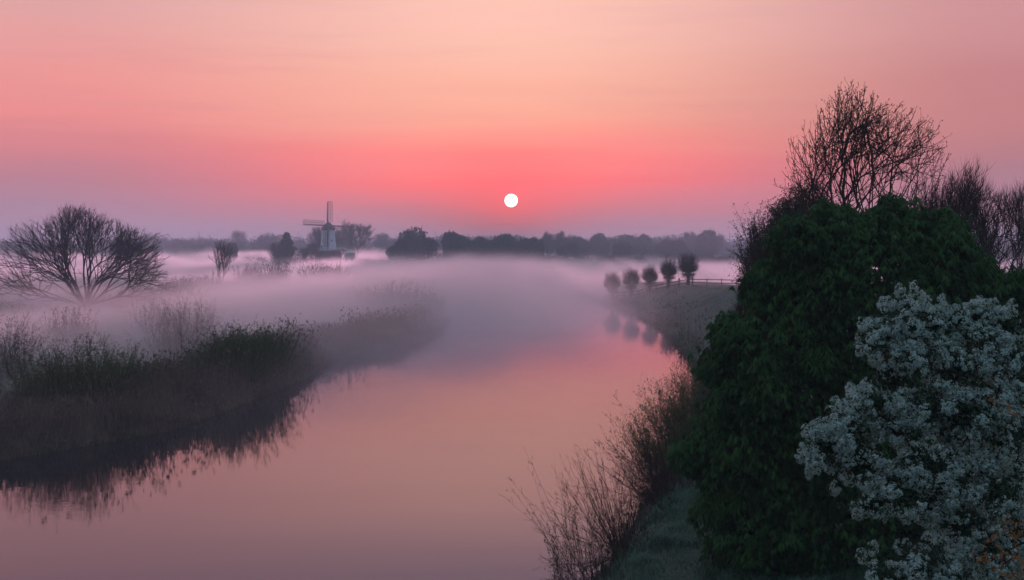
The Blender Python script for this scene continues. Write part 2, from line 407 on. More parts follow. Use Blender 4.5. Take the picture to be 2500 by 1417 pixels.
# ------------------------------------------------------------------ growing trees
def colonize(attr, start, step, dk, di=1e9, maxit=200, up=.0, jit=.12, seed=1, maxch=3):
    """space colonisation: start = list of polylines (lists of points, each line's first item may give a parent index)"""
    g = np.random.default_rng(seed)
    P, par = [], []
    for line in start:
        last = -1
        for q in line:
            if isinstance(q, int): last = q; continue
            P.append(np.array(q, float)); par.append(last); last = len(P) - 1
    A = np.array(attr, float); alive = np.ones(len(A), bool)
    P = list(P); nch = [0] * len(P)
    for i, pp in enumerate(par):
        if pp >= 0: nch[pp] += 1
    NP = np.array(P)
    d = np.linalg.norm(A[:, None] - NP[None], axis=2); nd = d.min(1); ni = d.argmin(1)
    for it in range(maxit):
        act = alive & (nd < di)
        if not act.any(): break
        dirs = norm(A[act] - np.array(P)[ni[act]])
        acc = np.zeros((len(P), 3)); np.add.at(acc, ni[act], dirs)
        ids = np.unique(ni[act]); new = []
        for i in ids:
            if nch[i] >= maxch: continue
            v = norm(acc[i]) + np.array([0, 0, up]) + g.normal(size=3) * jit
            v = v / (np.linalg.norm(v) + 1e-9)
            q = P[i] + v * step
            P.append(q); par.append(int(i)); nch.append(0); nch[i] += 1; new.append(len(P) - 1)
        if not new: break
        NQ = np.array([P[i] for i in new]); al = np.where(alive)[0]
        dd = np.linalg.norm(A[al][:, None] - NQ[None], axis=2)
        m_ = dd.min(1); a_ = dd.argmin(1); better = m_ < nd[al]
        nd[al[better]] = m_[better]; ni[al[better]] = np.array(new)[a_[better]]
        alive &= nd > dk
        alive &= ~np.array([nch[i] >= maxch for i in ni])
    return np.array(P), np.array(par)

def fork(starts, c, R, step, psplit, ang, up=.05, out=.05, jit=.08, cap=4000, maxit=60, seed=1, zmin=.3, lump=.12, pstop=.0, side=0.):
    """branches that wander outward and fork until they leave the crown's outline"""
    g = np.random.default_rng(seed); P, par, tip, dr = [], [], [], []
    for line in starts:
        last = -1
        for q in line:
            if isinstance(q, int): last = q; continue
            P.append(np.array(q, float)); par.append(last); last = len(P) - 1
        tip.append(last); dr.append(P[-1] - P[-2] if len(line) > 1 and par[last] >= 0 else np.array([0, 0, 1.]))
        if par[last] >= 0: dr[-1] = P[last] - P[par[last]]
    P = [np.array(P)]; par = list(par); tip = np.array(tip); dr = norm(np.array(dr)); pos = P[0][tip]; n_all = len(P[0])
    c = np.array(c, float); R = np.array(R, float); lim = g.uniform(.82, 1.08, len(tip)); age = np.zeros(len(tip))
    for it in range(maxit):
        if not len(tip): break
        o_ = norm(pos - c * [1, 1, .6])
        dr = norm(dr + g.normal(size=dr.shape) * jit + o_ * out + [0, 0, up])
        newp = pos + dr * step * g.uniform(.75, 1.25, (len(pos), 1))
        par += list(tip); P.append(newp); ids = np.arange(n_all, n_all + len(newp)); n_all += len(newp)
        q = (newp - c) / R; rr = np.linalg.norm(q, axis=1)
        lm_ = lim * (1 + lump * np.sin(q[:, 0] * 6 + seed) * np.sin(q[:, 2] * 5 + q[:, 1] * 4))
        ok = (rr < lm_) & (newp[:, 2] > zmin * .3) & (g.random(len(rr)) > pstop)
        tip, pos, dr, lim = ids[ok], newp[ok], dr[ok], lim[ok]
        room = max(0., 1 - len(tip) / cap)
        sp_ = g.random(len(tip)) < psplit * room
        v = norm(np.cross(dr, g.normal(size=dr.shape))); a1 = g.uniform(.5, 1.2, (len(tip), 1)) * ang
        main = np.where(sp_[:, None], norm(dr - v * a1 * (.5 - side)), dr)
        b_d = norm(dr + v * a1 * (1 + side))[sp_]
        tip = np.concatenate([tip, tip[sp_]]); pos = np.concatenate([pos, pos[sp_]]); dr = np.concatenate([main, b_d]); lim = np.concatenate([lim, g.uniform(.72, 1.08, sp_.sum())])
    return np.concatenate(P), np.array(par)

def radii(par, r0, pw=2.4, rmax=None):
    n = len(par); r = np.zeros(n); hasch = np.zeros(n, bool)
    for i in range(n - 1, -1, -1):
        r[i] = r0 if r[i] == 0 else r[i] ** (1 / pw)
        if par[i] >= 0: r[par[i]] += r[i] ** pw
    if rmax: r = np.minimum(r, rmax)
    return r

def seg(P, par, r):
    i = np.where(par >= 0)[0]
    return P[par[i]], P[i], r[par[i]], r[i]

def twigs(P, par, r, rcut, per, length, rad, up=.3, spread=.8, nseg=3, curl=.25):
    """short curved twigs on the thin branches; returns tube segments and the tips"""
    i = np.where((par >= 0) & (r < rcut))[0]
    i = np.repeat(i, per) if per in (2, 3, 4) else rng.choice(i, int(len(i) * per))
    n = len(i)
    f = rng.random((n, 1)); b = P[par[i]] * (1 - f) + P[i] * f
    d = norm(norm(P[i] - P[par[i]]) + rand_dirs(n) * spread + np.array([0, 0, up]))
    L = length * rng.uniform(.5, 1.2, (n, 1)) / nseg
    S0, S1, R0, R1 = [], [], [], []
    for s in range(nseg):
        e = b + d * L
        S0.append(b); S1.append(e); R0.append(np.full(n, rad * (1 - .25 * s))); R1.append(np.full(n, rad * (1 - .25 * (s + 1)) + .1 * rad))
        b = e; d = norm(d + rand_dirs(n) * curl + np.array([0, 0, up * .3]))
    return np.concatenate(S0), np.concatenate(S1), np.concatenate(R0), np.concatenate(R1), b, d

def ell_points(n, c, r, zmin=-1e9, shell=.4, seed=0):
    g = np.random.default_rng(seed)
    out = []
    while sum(len(o) for o in out) < n:
        d = norm(g.normal(size=(n, 3))); rad = shell + (1 - shell) * g.random((n, 1)) ** .7
        q = d * rad * np.array(r) + np.array(c); out.append(q[q[:, 2] > zmin])
    return np.concatenate(out)[:n]

def tree_meshes(P, par, r, rsplit, tw, n_thick=7):
    """trunk-and-limbs mesh and fine-branch mesh"""
    a, b, ra, rb = seg(P, par, r)
    rsplit = min(rsplit, r.max() * .4); th = rb > rsplit
    parts_t = [tubes(a[th], b[th], ra[th], rb[th], n_thick)]
    parts_f = [tubes(a[~th], b[~th], ra[~th], rb[~th], 4)]
    for t_ in tw: parts_f.append(tubes(t_[0], t_[1], t_[2], t_[3], 3))
    return parts_t, parts_f

# ---- 1. the wide bare tree in the mist on the left
def build_wide_tree():
    d = 203; x0 = (212 - 1250) / F * d; z0 = zt(x0, d)
    root = empty('bare_tree', (x0, d, z0), 'wide spreading bare tree with many stems standing in the mist at the left', 'tree')
    start = []
    for kx, ky, s_, zz in [(-.2, .1, 1., 2.2), (.3, -.2, .6, 2.6), (-1.1, .3, 1., 1.7), (-.6, -.6, 1.4, 1.6), (1.1, .2, 1.1, 1.9), (2.0, -.3, .8, 1.5), (3.1, .2, .9, 1.0), (-2.6, -.2, .9, .9), (.2, 1.1, 1, 1.8), (3.4, -.8, 2.2, 1.1), (-1.8, .9, 1, 1.3), (1.5, 1.0, 1, 1.6), (-3.2, .4, 1, .7), (-.9, -1.4, 1, 1.5), (.8, -1.5, 1, 1.4)]:
        start.append([(kx * .18, ky * .18, -.3), (kx * .3, ky * .3, .35), (kx * .7, ky * .7, .35 + zz * .45), (kx * 1.2, ky * 1.2, .3 + zz)])
    P, par = fork(start, (-.9, 0, 4.6), (12.1, 9.0, 8.6), .48, .35, .47, up=.018, out=.04, jit=.07, cap=2050, seed=5, zmin=.6, lump=.11)
    r = radii(par, .018, 2.4, .32)
    t1 = twigs(P, par, r, .026, 2, .9, .010, up=.2, spread=.7)
    t2 = twigs(P, par, r, .022, .8, .6, .009, up=.1, spread=1.0)
    pt, pf = tree_meshes(P, par, r, .09, [t1, t2])
    obj('trunk', mesh('trunk', pt, True), M['bark'], root)
    obj('branches', mesh('branches', pf), M['twig'], root)
build_wide_tree()

# ---- 2. tall bare tree on the right, behind the dark chestnut
def build_tall_tree():
    d = 46; x0 = (2120 - 1250) / F * d; z0 = zt(x0, d)
    root = empty('bare_tree', (x0, d, z0), 'tall bare tree with budding twigs rising above the dark green tree', 'tree')
    s = d / F
    def W(px, py, dy=0.): return np.array([(px - 1250) * s - x0, dy, H - (py - HY) * s - z0])
    trunk = [W(2122, 1000), W(2124, 860, .05), W(2121, 740), W(2119, 640, .1), W(2121, 560), W(2122, 500), W(2128, 440), W(2136, 395)]
    lm = []
    for j, (k0, ex, ey, dy) in enumerate([(1, 2060, 700, .6), (1, 2180, 690, -.5), (2, 2065, 620, -.6), (2, 2175, 600, .6), (3, 2080, 545, .5), (3, 2168, 530, -.5), (4, 2092, 480, -.4), (4, 2158, 470, .4),
                                          (5, 2102, 430, .3), (5, 2150, 425, -.3), (6, 2118, 385, -.1), (6, 2158, 392, .2), (2, 2040, 600, .1), (3, 2195, 560, .1)]):
        b0 = trunk[k0]; e0 = W(ex, ey, dy); lm.append([k0, b0 * .5 + e0 * .5 + [0, 0, -.08], e0])
    P, par = fork([trunk] + lm, W(2112, 560), (3.05, 2.6, 4.2), .17, .235, .62, up=.012, out=.035, jit=.085, cap=1000, seed=12, zmin=3, lump=.08)
    r = radii(par, .0064, 2.4, .16)
    t1 = twigs(P, par, r, .014, .5, .3, .006, up=.45, spread=.8, curl=.35)
    t2 = twigs(P, par, r, .009, .4, .14, .005, up=.3, spread=1.2)
    pt, pf = tree_meshes(P, par, r, .035, [t1, t2])
    obj('trunk', mesh('trunk', pt, True), M['bark'], root)
    obj('branches', mesh('branches', pf), M['redtwig'], root)
    tips = np.concatenate([t1[4], t2[4]]); dr = np.concatenate([t1[5], t2[5]])
    n = len(tips); nb = 2
    C = np.repeat(tips, nb, 0) - np.repeat(dr, nb, 0) * rng.uniform(0, .12, (n * nb, 1))
    D_ = norm(np.repeat(dr, nb, 0) + rand_dirs(n * nb) * .7)
    obj('buds', mesh('buds', [diamonds(C, D_, rng.uniform(.04, .08, n * nb), .03)]), M['leaf'], root)
build_tall_tree()

# ---- 3. generic twiggy tree seen in silhouette
def twiggy(name, label, px, d, base_z, centre, rad3, natt, step, kill, r0, tw, seed, matb='twig', leaves=None, cat='tree', shell=.35, stems=7, ppow=2.5, rs=None, up=.1, group=None, zmin=.4):
    """centre and rad3 relative to the foot; tw: list of (rcut, per, length, rad, up, spread)"""
    x0 = (px - 1250) / F * d; z0 = zt(x0, d) if base_z is None else base_z
    root = empty(name, (x0, d, z0), label, cat, group)
    st = []
    for i in range(stems):
        a = i * 2.4 + seed; q = .16 * rad3[0] * np.array([math.cos(a), math.sin(a)]) * (1 + i * .25)
        zc = max(centre[2] - rad3[2] * .8, .5)
        st.append([(q[0] * .3, q[1] * .3, -.3), (q[0] * .6, q[1] * .6, zc * .4), (q[0], q[1], zc)])
    P, par = fork(st, centre, rad3, step, .34, kill, up=up, out=.04, jit=.10, cap=natt, seed=seed, zmin=zmin)
    r = radii(par, r0, ppow)
    T_ = [twigs(P, par, r, r0 * a[0], a[1], a[2], a[3], a[4], a[5]) for a in tw]
    pt, pf = tree_meshes(P, par, r, rs or r0 * 5, T_)
    obj('trunk', mesh('trunk', pt, True), M['bark'], root)
    obj('branches', mesh('branches', pf), M[matb], root)
    if leaves:
        mt, per, L = leaves
        base = np.concatenate([t_[4] for t_ in T_]); dr = np.concatenate([t_[5] for t_ in T_])
        i = rng.integers(0, len(base), int(len(base) * per))
        C = base[i] + rand_dirs(len(i)) * L * .8
        obj('leaves', mesh('leaves', [diamonds(C, dr[i] + rand_dirs(len(i)) * 1.2, rng.uniform(.6, 1.2, len(i)) * L, L * .55)]), M[mt], root)
    return root

# right-hand thicket trees, behind the chestnut
twiggy('bare_tree', 'dense dark tree of fine upright twigs at the far right edge', 2465, 62, None, (0.3, 0, 5.3), (3.6, 3, 4.3), 1700, .28, .5, .006,
       [(3, .9, .7, .0055, .9, .6), (2, .8, .45, .0045, .8, .7)], 21, up=.02, stems=20)
twiggy('bare_tree', 'dense dark tree of fine upright twigs directly right of the tall bare tree', 2335, 60, None, (0, 0, 5.5), (2.5, 2.4, 4.5), 1300, .26, .5, .006,
       [(3, .9, .7, .0055, .9, .6), (2, .8, .45, .0045, .8, .7)], 22, up=.02, stems=14)
twiggy('budding_tree', 'rounded grey green tree with tiny new leaves at the left shoulder of the dark chestnut', 1965, 54, None, (-.1, 0, 5.7), (2.6, 2.4, 3.9), 700, .24, .6, .007,
       [(3, 1.4, .5, .006, .3, .9), (2, 1, .35, .005, .2, 1.2)], 23, leaves=('leaf', 2.6, .075), stems=12)
twiggy('budding_tree', 'bare grey twiggy shrub tree low beside the meadow, left of the dark chestnut', 1838, 50, None, (.1, 0, 3.4), (1.3, 1.5, 3.0), 420, .2, .6, .0065,
       [(3, 1.2, .5, .006, .2, .9), (2, 1, .35, .005, .2, 1.1)], 24, leaves=('leaf', .4, .045), stems=10)
twiggy('budding_tree', 'small open tree with leafing twigs alone in the mist right of the wide bare tree', 537, 300, None, (0, 0, 5.4), (3.0, 2.6, 4.2), 75, .42, .45, .020,
       [(4, 2, .9, .02, .6, .6)], 25, leaves=('leaf', 1.0, .17), up=.06, stems=8)

# ---- 4. horse chestnut: dark crown of drooping young leaves
def union_shell(lobes, n, seed, depth=(.80, 1.04), lump=.10, front=None):
    """points on the outer skin of a union of ellipsoids (c, r)"""
    g = np.random.default_rng(seed)
    area = np.array([r[0] * r[2] + r[1] * r[2] + r[0] * r[1] for c, r in lobes]); cnt = (n * area / area.sum() * 1.7).astype(int)
    out = []; nor = []
    for j, ((c, r), m_) in enumerate(zip(lobes, cnt)):
        d = norm(g.normal(size=(m_, 3)))
        w_ = 1 + lump * (np.sin(d[:, 0] * 9 + j) * np.sin(d[:, 2] * 8 + 2 * j) + .6 * np.sin(d[:, 0] * 19 + d[:, 1] * 13 + j) * np.sin(d[:, 2] * 17 + j * 3))
        q = d * (g.uniform(depth[0], depth[1], m_) * w_)[:, None] * np.array(r) + np.array(c)
        keep = np.ones(m_, bool)
        for i, (c2, r2) in enumerate(lobes):
            if i != j: keep &= (((q - c2) / r2) ** 2).sum(1) > depth[0] ** 2 * .92
        out.append(q[keep]); nor.append(norm(d / np.array(r))[keep])
    return np.concatenate(out), np.concatenate(nor)

def palmate(C, Nn, size, seed):
    """drooping hand-shaped leaves: five folded leaflets each"""
    n = len(C); g = np.random.default_rng(seed)
    axis_ = norm(Nn * .6 + np.array([0, 0, .9]) + g.normal(size=(n, 3)) * .35)
    a, b = basis(axis_); parts = []
    for j in range(6):
        th = j / 6 * 2 * math.pi + g.uniform(-.25, .25, n)[:, None]
        outd = a * np.cos(th) + b * np.sin(th)
        droop = g.uniform(.8, 2.2, (n, 1))
        dr = norm(outd * .75 + np.array([0, 0, -1.]) * droop * .6 + Nn * .15)
        L = size * g.uniform(.7, 1.15, (n, 1))
        side = norm(np.cross(dr, outd + np.array([0, 0, .3]))); nn = np.cross(dr, side)
        tip_d = norm(dr + np.array([0, 0, -.55]))
        mid = C + dr * L * .55; tip = C + dr * L * .55 + tip_d * L * .5
        V = np.stack([C, mid + side * L * .17 + nn * L * .06, tip, mid - side * L * .17 + nn * L * .06, mid - nn * L * .03], 1)
        Fi = np.arange(n * 5).reshape(n, 5)
        parts.append((V.reshape(-1, 3), np.concatenate([Fi[:, [0, 1, 4]], Fi[:, [1, 2, 4]], Fi[:, [2, 3, 4]], Fi[:, [3, 0, 4]]])))
    return parts

def build_chestnut():
    d = 34.; s = d / F; x0 = (2120 - 1250) * s; z0 = zt(x0, d)
    root = empty('chestnut_tree', (x0, d, z0), 'big dark green tree with drooping leaves down to the bank, behind the white blossom', 'tree')
    def Lb(px, py, rx, rz, dy=0., ry=None): return (np.array([(px - 1250) * s - x0, dy, H - (py - HY) * s - z0]), np.array([rx * s, (ry or rx) * s, rz * s]))
    lobes = [Lb(2150, 735, 250, 215, 0, 230), Lb(2010, 640, 120, 125, -.2), Lb(2110, 590, 120, 85, .3), Lb(2260, 620, 120, 95), Lb(1968, 735, 115, 120, -.3), Lb(2330, 760, 130, 180, .3, 170),
             Lb(1918, 905, 160, 165, -.4), Lb(2150, 1000, 380, 300, .4, 270), Lb(1850, 1080, 150, 160, -.2), Lb(1890, 1250, 165, 220, .2),
             Lb(2420, 930, 140, 230, .6), Lb(2130, 1300, 340, 280, .5, 260), Lb(1822, 830, 55, 50, 0), Lb(1800, 950, 70, 80, .1), Lb(1760, 1110, 75, 55, 0), Lb(2440, 720, 70, 70, .4), Lb(1862, 690, 40, 40, .2)]
    gl = np.random.default_rng(77); base_l = list(lobes)
    for j in range(140):
        c0, r0_ = base_l[gl.integers(0, len(base_l))]
        v = norm(gl.normal(size=3) + [0, -.35, .15]); q = c0 + v * r0_ * gl.uniform(.90, 1.13); rr = gl.uniform(22, 52) * s
        if v[1] < .55: lobes.append((q, np.array([rr * 1.15, rr * 1.1, rr * gl.uniform(.7, 1.15)])))
    for j in range(70):                                # leafy shoots that break the outline
        c0, r0_ = base_l[gl.integers(0, len(base_l))]
        v = norm(gl.normal(size=3) * [1, .8, 1] + [0, -.2, .35]); q = c0 + v * r0_ * gl.uniform(1.06, 1.2); rr = gl.uniform(9, 17) * s
        lobes.append((q, np.array([rr, rr, rr * gl.uniform(1., 1.9)])))
    Pn, Nn = union_shell(lobes, 24000, 31, (.78, 1.10), .14)
    P2, N2 = union_shell(lobes, 5000, 32, (.55, .8), .05)
    parts = palmate(Pn, Nn, .205 * rng.uniform(.6, 1.2, (len(Pn), 1)), 5) + palmate(P2, N2, .26, 6)
    obj('leaves', mesh('leaves', parts), M['chest'], root)
    # flower candles
    i = rng.choice(np.where(Nn[:, 2] > .1)[0], 130)
    C = Pn[i]; up_ = norm(np.array([0, 0, 1.]) + rng.normal(size=(130, 3)) * .15)
    Cc = np.repeat(C, 26, 0) + np.repeat(up_, 26, 0) * np.tile(np.linspace(.03, .24, 26), 130)[:, None]
    obj('flower_spikes', mesh('flower_spikes', [diamonds(Cc, rand_dirs(len(Cc)) + [0, 0, .5], np.tile(np.linspace(.05, .02, 26), 130), .03)]), M['chest'], root)
    A = np.concatenate([Pn[::22], P2[::8]])
    A = (A - [0, 0, 0]) * .97
    P, par = colonize(A, [[(0, 0, -.4), (0, 0, .8), (.1, 0, 1.8), (.05, 0, 2.8), (0, 0, 3.6)]], .28, .4, jit=.1, seed=3)
    r = radii(par, .011, 2.3, .26)
    pt, pf = tree_meshes(P, par, r, .05, [])
    obj('trunk', mesh('trunk', pt, True), M['bark'], root)
    obj('branches', mesh('branches', pf), M['bark'], root)
build_chestnut()

# ---- 5. white blossoming tree close by on the right
def build_blossom():
    d = 14.; s = d / F; x0 = (2330 - 1250) * s; z0 = zt(x0, d)
    root = empty('blossom_tree', (x0, d, z0), 'tree covered in clustered white blossom in the right foreground', 'tree')
    def W(px, py, dy=0.): return np.array([(px - 1250) * s - x0, dy, H - (py - HY) * s - z0])
    big_l = [(2215, 790, 85, 75, .0), (2155, 830, 60, 60, -.05), (2290, 800, 75, 60, .1), (2230, 870, 80, 60, -.15), (2340, 900, 75, 70, -.1), (2420, 860, 75, 70, .0), (2470, 800, 65, 60, .15),
             (2480, 900, 70, 80, -.1), (2130, 985, 90, 60, -.2), (2060, 1035, 85, 70, -.3), (2010, 1085, 60, 65, -.25), (2090, 1120, 75, 70, -.2), (2180, 1030, 60, 60, -.1), (2250, 990, 60, 70, -.3),
             (2310, 1020, 50, 80, -.1), (2340, 1000, 60, 60, -.35), (2400, 990, 65, 75, -.2), (2450, 1060, 80, 90, -.1), (2240, 1130, 80, 60, -.35), (2180, 1190, 75, 55, -.4), (2290, 1170, 70, 80, -.3),
             (2380, 1130, 60, 60, -.05), (2420, 1200, 80, 80, -.25), (2340, 1270, 70, 70, -.2), (2250, 1230, 50, 40, -.2), (2470, 1300, 60, 80, -.1), (2400, 1340, 70, 80, -.3), (2230, 1360, 90, 65, -.4),
             (2150, 1400, 70, 45, -.35), (2300, 1410, 80, 60, -.3), (2180, 930, 55, 45, .1), (2360, 790, 40, 40, .25), (2420, 780, 45, 40, .2), (2110, 1215, 35, 40, -.3)]
    g = np.random.default_rng(41)
    C, N_ = [], []
    for (px, py, rx, rz, dy) in big_l:
        c = W(px, py, dy); R3 = np.array([rx * s, (rx + rz) / 2 * s, rz * s])
        nsub = int(10 * (rx * rz) / 3600)
        dd = norm(g.normal(size=(nsub * 2, 3)))
        for v in dd:                                   # each lobe is a bunch of flowering spurs
            sc = c + v * R3 * g.uniform(.62, 1.06); sr = g.uniform(.04, .085)
            m_ = int(19 * (sr / .08) ** 2)
            w_ = norm(g.normal(size=(m_, 3)) + v * .6 + [0, -.2, .2])
            C.append(sc + w_ * sr); N_.append(norm(w_ + v * .3))
    # loose spurs that break the outline
    for (px, py) in [(2190, 712), (2222, 703), (2258, 728), (2290, 735), (2080, 955), (2035, 985), (2432, 745), (2475, 750), (2098, 790), (2092, 850), (1965, 1050), (1950, 1110), (1975, 1150), (2035, 1190), (2100, 1260), (2120, 1330), (2105, 1360), (2325, 760)]:
        c = W(px, py, g.uniform(-.2, .2)); m_ = 14
        w_ = norm(g.normal(size=(m_, 3))); C.append(c + w_ * .045 * np.array([.8, .8, 1.4])); N_.append(w_)
    C = np.concatenate(C); N_ = np.concatenate(N_)
    # a corymb = a little dome of flowers
    nf = 11
    n = len(C); cc = np.repeat(C, nf, 0); nn = np.repeat(N_, nf, 0)
    off = norm(g.normal(size=(n * nf, 3)) + nn * .9)
    fc = cc + off * g.uniform(.016, .028, (n * nf, 1)); fn = norm(off + nn * .3)
    m_ = len(fc); a, b = basis(fn); R = g.uniform(.009, .0135, (m_, 1)); ph = g.uniform(0, 6.28, (m_, 1))
    ring = []
    for j in range(5):
        for q, rr, lift in ((0, 1., .35),):
            th = ph + j * 2 * math.pi / 5
            ring.append(fc + (a * np.cos(th) + b * np.sin(th)) * R * rr + fn * R * lift)
            th2 = th + math.pi / 5
            ring.append(fc + (a * np.cos(th2) + b * np.sin(th2)) * R * .45 + fn * R * .1)
    V = np.stack([fc] + ring, 1); Fi = np.arange(m_ * 11).reshape(m_, 11); Fs = []
    for j in range(5):
        p1 = 1 + 2 * j; nx1 = 1 + (2 * j + 1); prev = 1 + ((2 * j - 1) % 10)
        Fs.append(Fi[:, [0, prev, p1, nx1]])
    fl_ = obj('blossom', mesh('blossom', [(V.reshape(-1, 3), np.concatenate(Fs))]), M['petal'], root)
    # small young leaves inside the crown and between the flowers
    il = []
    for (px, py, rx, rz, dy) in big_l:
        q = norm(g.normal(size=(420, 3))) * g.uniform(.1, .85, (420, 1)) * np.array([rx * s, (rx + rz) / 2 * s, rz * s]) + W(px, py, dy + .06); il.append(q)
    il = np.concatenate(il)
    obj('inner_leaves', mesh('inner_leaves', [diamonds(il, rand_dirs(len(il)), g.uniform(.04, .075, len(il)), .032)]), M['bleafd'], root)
    i = g.integers(0, n, 9000)
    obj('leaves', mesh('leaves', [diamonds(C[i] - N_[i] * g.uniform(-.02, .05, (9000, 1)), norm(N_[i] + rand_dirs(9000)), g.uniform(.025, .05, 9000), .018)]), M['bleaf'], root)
    A = C[::9] - N_[::9] * .03
    start = [[(.15, .2, -.3), (.15, .2, 1.5), (.1, .15, 3.2), W(2390, 1500, .3), W(2370, 1400, .25)]]
    P, par = colonize(A, start, .1, .14, jit=.15, seed=9)
    r = radii(par, .0035, 2.3, .1)
    pt, pf = tree_meshes(P, par, r, .02, [])
    obj('trunk', mesh('trunk', pt, True), M['bark'], root)
    obj('branches', mesh('branches', pf), M['bark'], root)
    # withered leaves of a shrub at the right edge, nearer still
    d2 = 9.; s2 = d2 / F; xs = (2520 - 1250) * s2; zs = zt(xs, d2)
    sh = empty('withered_shrub', (xs, d2, zs), 'shrub with withered brown leaves at the lower right edge, in front of the blossom', 'shrub')
    def W2(px, py, dy=0.): return np.array([(px - 1250) * s2 - xs, dy, H - (py - HY) * s2 - zs])
    att = [W2(g.uniform(2395, 2600), g.uniform(1240, 1480), g.uniform(-.2, .2)) for _ in range(90)]
    att = [a_ for a_ in att if a_[0] > W2(2470 - 90 * ((a_[2] < W2(0, 1300)[2]) * 1.), 0)[0] - .02]
    att += [W2(2425, 972), W2(2445, 985), W2(2470, 1003), W2(2500, 1010), W2(2540, 1100), W2(2540, 1200), W2(2560, 950), W2(2580, 1050)]
    P, par = colonize(np.array(att), [[(.1, 0, -.2), (.1, 0, 2.5), W2(2560, 1700), W2(2560, 1500), W2(2555, 1330)]], .05, .05, jit=.2, seed=2)
    r = radii(par, .0022, 2.3, .02)
    pt, pf = tree_meshes(P, par, r, .006, [])
    obj('stems', mesh('stems', pt + pf), M['bark'], sh)
    tips = np.array(att); i = g.integers(0, len(tips), 260)
    obj('leaves', mesh('leaves', [diamonds(tips[i] + g.normal(size=(260, 3)) * .02, rand_dirs(260) + [0, 0, -.4], g.uniform(.03, .07, 260), .03, .35)]), M['brown'], sh)
build_blossom()

# ---- 6. pollard willows along the fence
def pollard_mesh(seed, h=4.1):
    g = np.random.default_rng(seed); hk = h * .36
    n = 620
    d = norm(g.normal(size=(n, 3)) + [0, 0, .45]); d[:, 2] = np.abs(d[:, 2]) * np.sign(d[:, 2] + .35)
    L = h * .36 * (1 - .22 * (1 - np.abs(d[:, 2])) ** 2) * g.uniform(.72, 1.05, n) * np.where(d[:, 2] < 0, .6, 1.) * (1 + .62 * np.clip(d[:, 2], 0, 1))
    b = np.array([0, 0, hk]) + d * .14 * [1, 1, .7]; dd = norm(d + [0, 0, .25]); S0, S1, R0, R1 = [], [], [], []
    nodes = []
    for s_ in range(4):
        e = b + dd * (L / 4)[:, None]
        S0.append(b); S1.append(e); R0.append(np.full(n, .022 * (1 - .2 * s_))); R1.append(np.full(n, .022 * (.8 - .2 * s_) + .003))
        b = e; dd = norm(dd + g.normal(size=(n, 3)) * .12 + [0, 0, .10]); nodes += [b]
    tube = tubes(np.concatenate(S0), np.concatenate(S1), np.concatenate(R0), np.concatenate(R1), 3)
    C = np.concatenate(nodes[1:]); C = np.repeat(C, 3, 0) + g.normal(size=(len(C) * 3, 3)) * .08
    lv = diamonds(C, rand_dirs(len(C)) + [0, 0, .3], g.uniform(.09, .16, len(C)), .05)
    tr = lathe([(.30, -.4), (.26, .2), (.20, hk * .6), (.27, hk * .85), (.34, hk), (.28, hk + .18), (.05, hk + .28)], 10)
    V = tr[0].copy(); V[:, :2] *= (1 + .12 * np.sin(V[:, 2:3] * 7 + V[:, :1] * 9)); 
    return mesh('trunk', [(V, tr[1])], True), mesh('shoots', [tube]), mesh('leaves', [lv])
PW = [pollard_mesh(51), pollard_mesh(52), pollard_mesh(53)]
wl_spots = [(1495, 735, 233, 3.85, 'pollard willow with greenest crown, leftmost of the row by the fence'),
            (1541, 727, 229, 3.85, 'pollard willow second from the left in the row on the bank'),
            (1587, 722, 225, 4.1, 'middle pollard willow of the row of five along the fence'),
            (1633, 707, 222, 4.0, 'pollard willow with narrower upright crown, fourth from the left in the row'),
            (1680, 697, 220, 4.2, 'largest pollard willow standing highest on the dike, right end of the row')]
for i, (px_, py_, d_, h_, lab) in enumerate(wl_spots):
    x_ = (px_ - 1250) / F * d_; z_ = zt(x_, d_)
    r_ = empty('pollard_willow', (x_, d_, z_), lab, 'tree', 'pollard willows in a row on the dike', rz=i * 1.3)
    top = H - (py_ - HY - 66) / F * d_
    sc_ = max((top - z_) / 3.6, .9) * (1.0, 1.03, 1.06, 1.1, 1.14)[i]; r_.scale = (sc_ * (.80 if i == 3 else .92), sc_ * .9, sc_)
    a_, b_, c_ = PW[i % 3]
    obj('trunk', a_, M['bark'], r_); obj('shoots', b_, M['twig'], r_); obj('leaves', c_, M['pollard'], r_)
# ---- 7. fence beside the willows, and a faint footbridge farther off
def bars(P0, P1, wv, hv):
    """rectangular bars between points"""
    out = []
    for p0, p1 in zip(P0, P1):
        out.append(tubes([p0], [p1], [wv], [hv], 4))
    return out
def plank(p0, p1, hw, hh):
    p0 = np.array(p0, float); p1 = np.array(p1, float); d = norm(p1 - p0)
    sd_ = norm(np.cross(d, [0, 0, 1.])); up_ = np.cross(sd_, d)
    V = np.array([q + sd_ * a * hw + up_ * b * hh for q in (p0, p1) for a, b in ((-1, -1), (1, -1), (1, 1), (-1, 1))])
    return V, np.array([[0, 1, 2, 3], [7, 6, 5, 4], [0, 4, 5, 1], [1, 5, 6, 2], [2, 6, 7, 3], [3, 7, 4, 0]])
fpx = [(1478, 734, 236), (1541, 729, 227), (1590, 724, 222), (1640, 711, 218.5), (1700, 691, 216), (1765, 690, 214), (1835, 690, 212)]
fpts = np.array([[(a - 1250) / F * c_, c_] for a, b_, c_ in fpx])
fl_ = np.r_[0, np.cumsum(np.linalg.norm(np.diff(fpts, axis=0), axis=1))]
nfp = 15
fs = np.linspace(0, fl_[-1], nfp); fx = np.interp(fs, fl_, fpts[:, 0]); fy = np.interp(fs, fl_, fpts[:, 1]); fz = zt(fx, fy)
fr_ = empty('wooden_fence', (fx[0], fy[0], fz[0]), 'two rail wooden fence climbing the dike beside the pollard willows', 'fence')
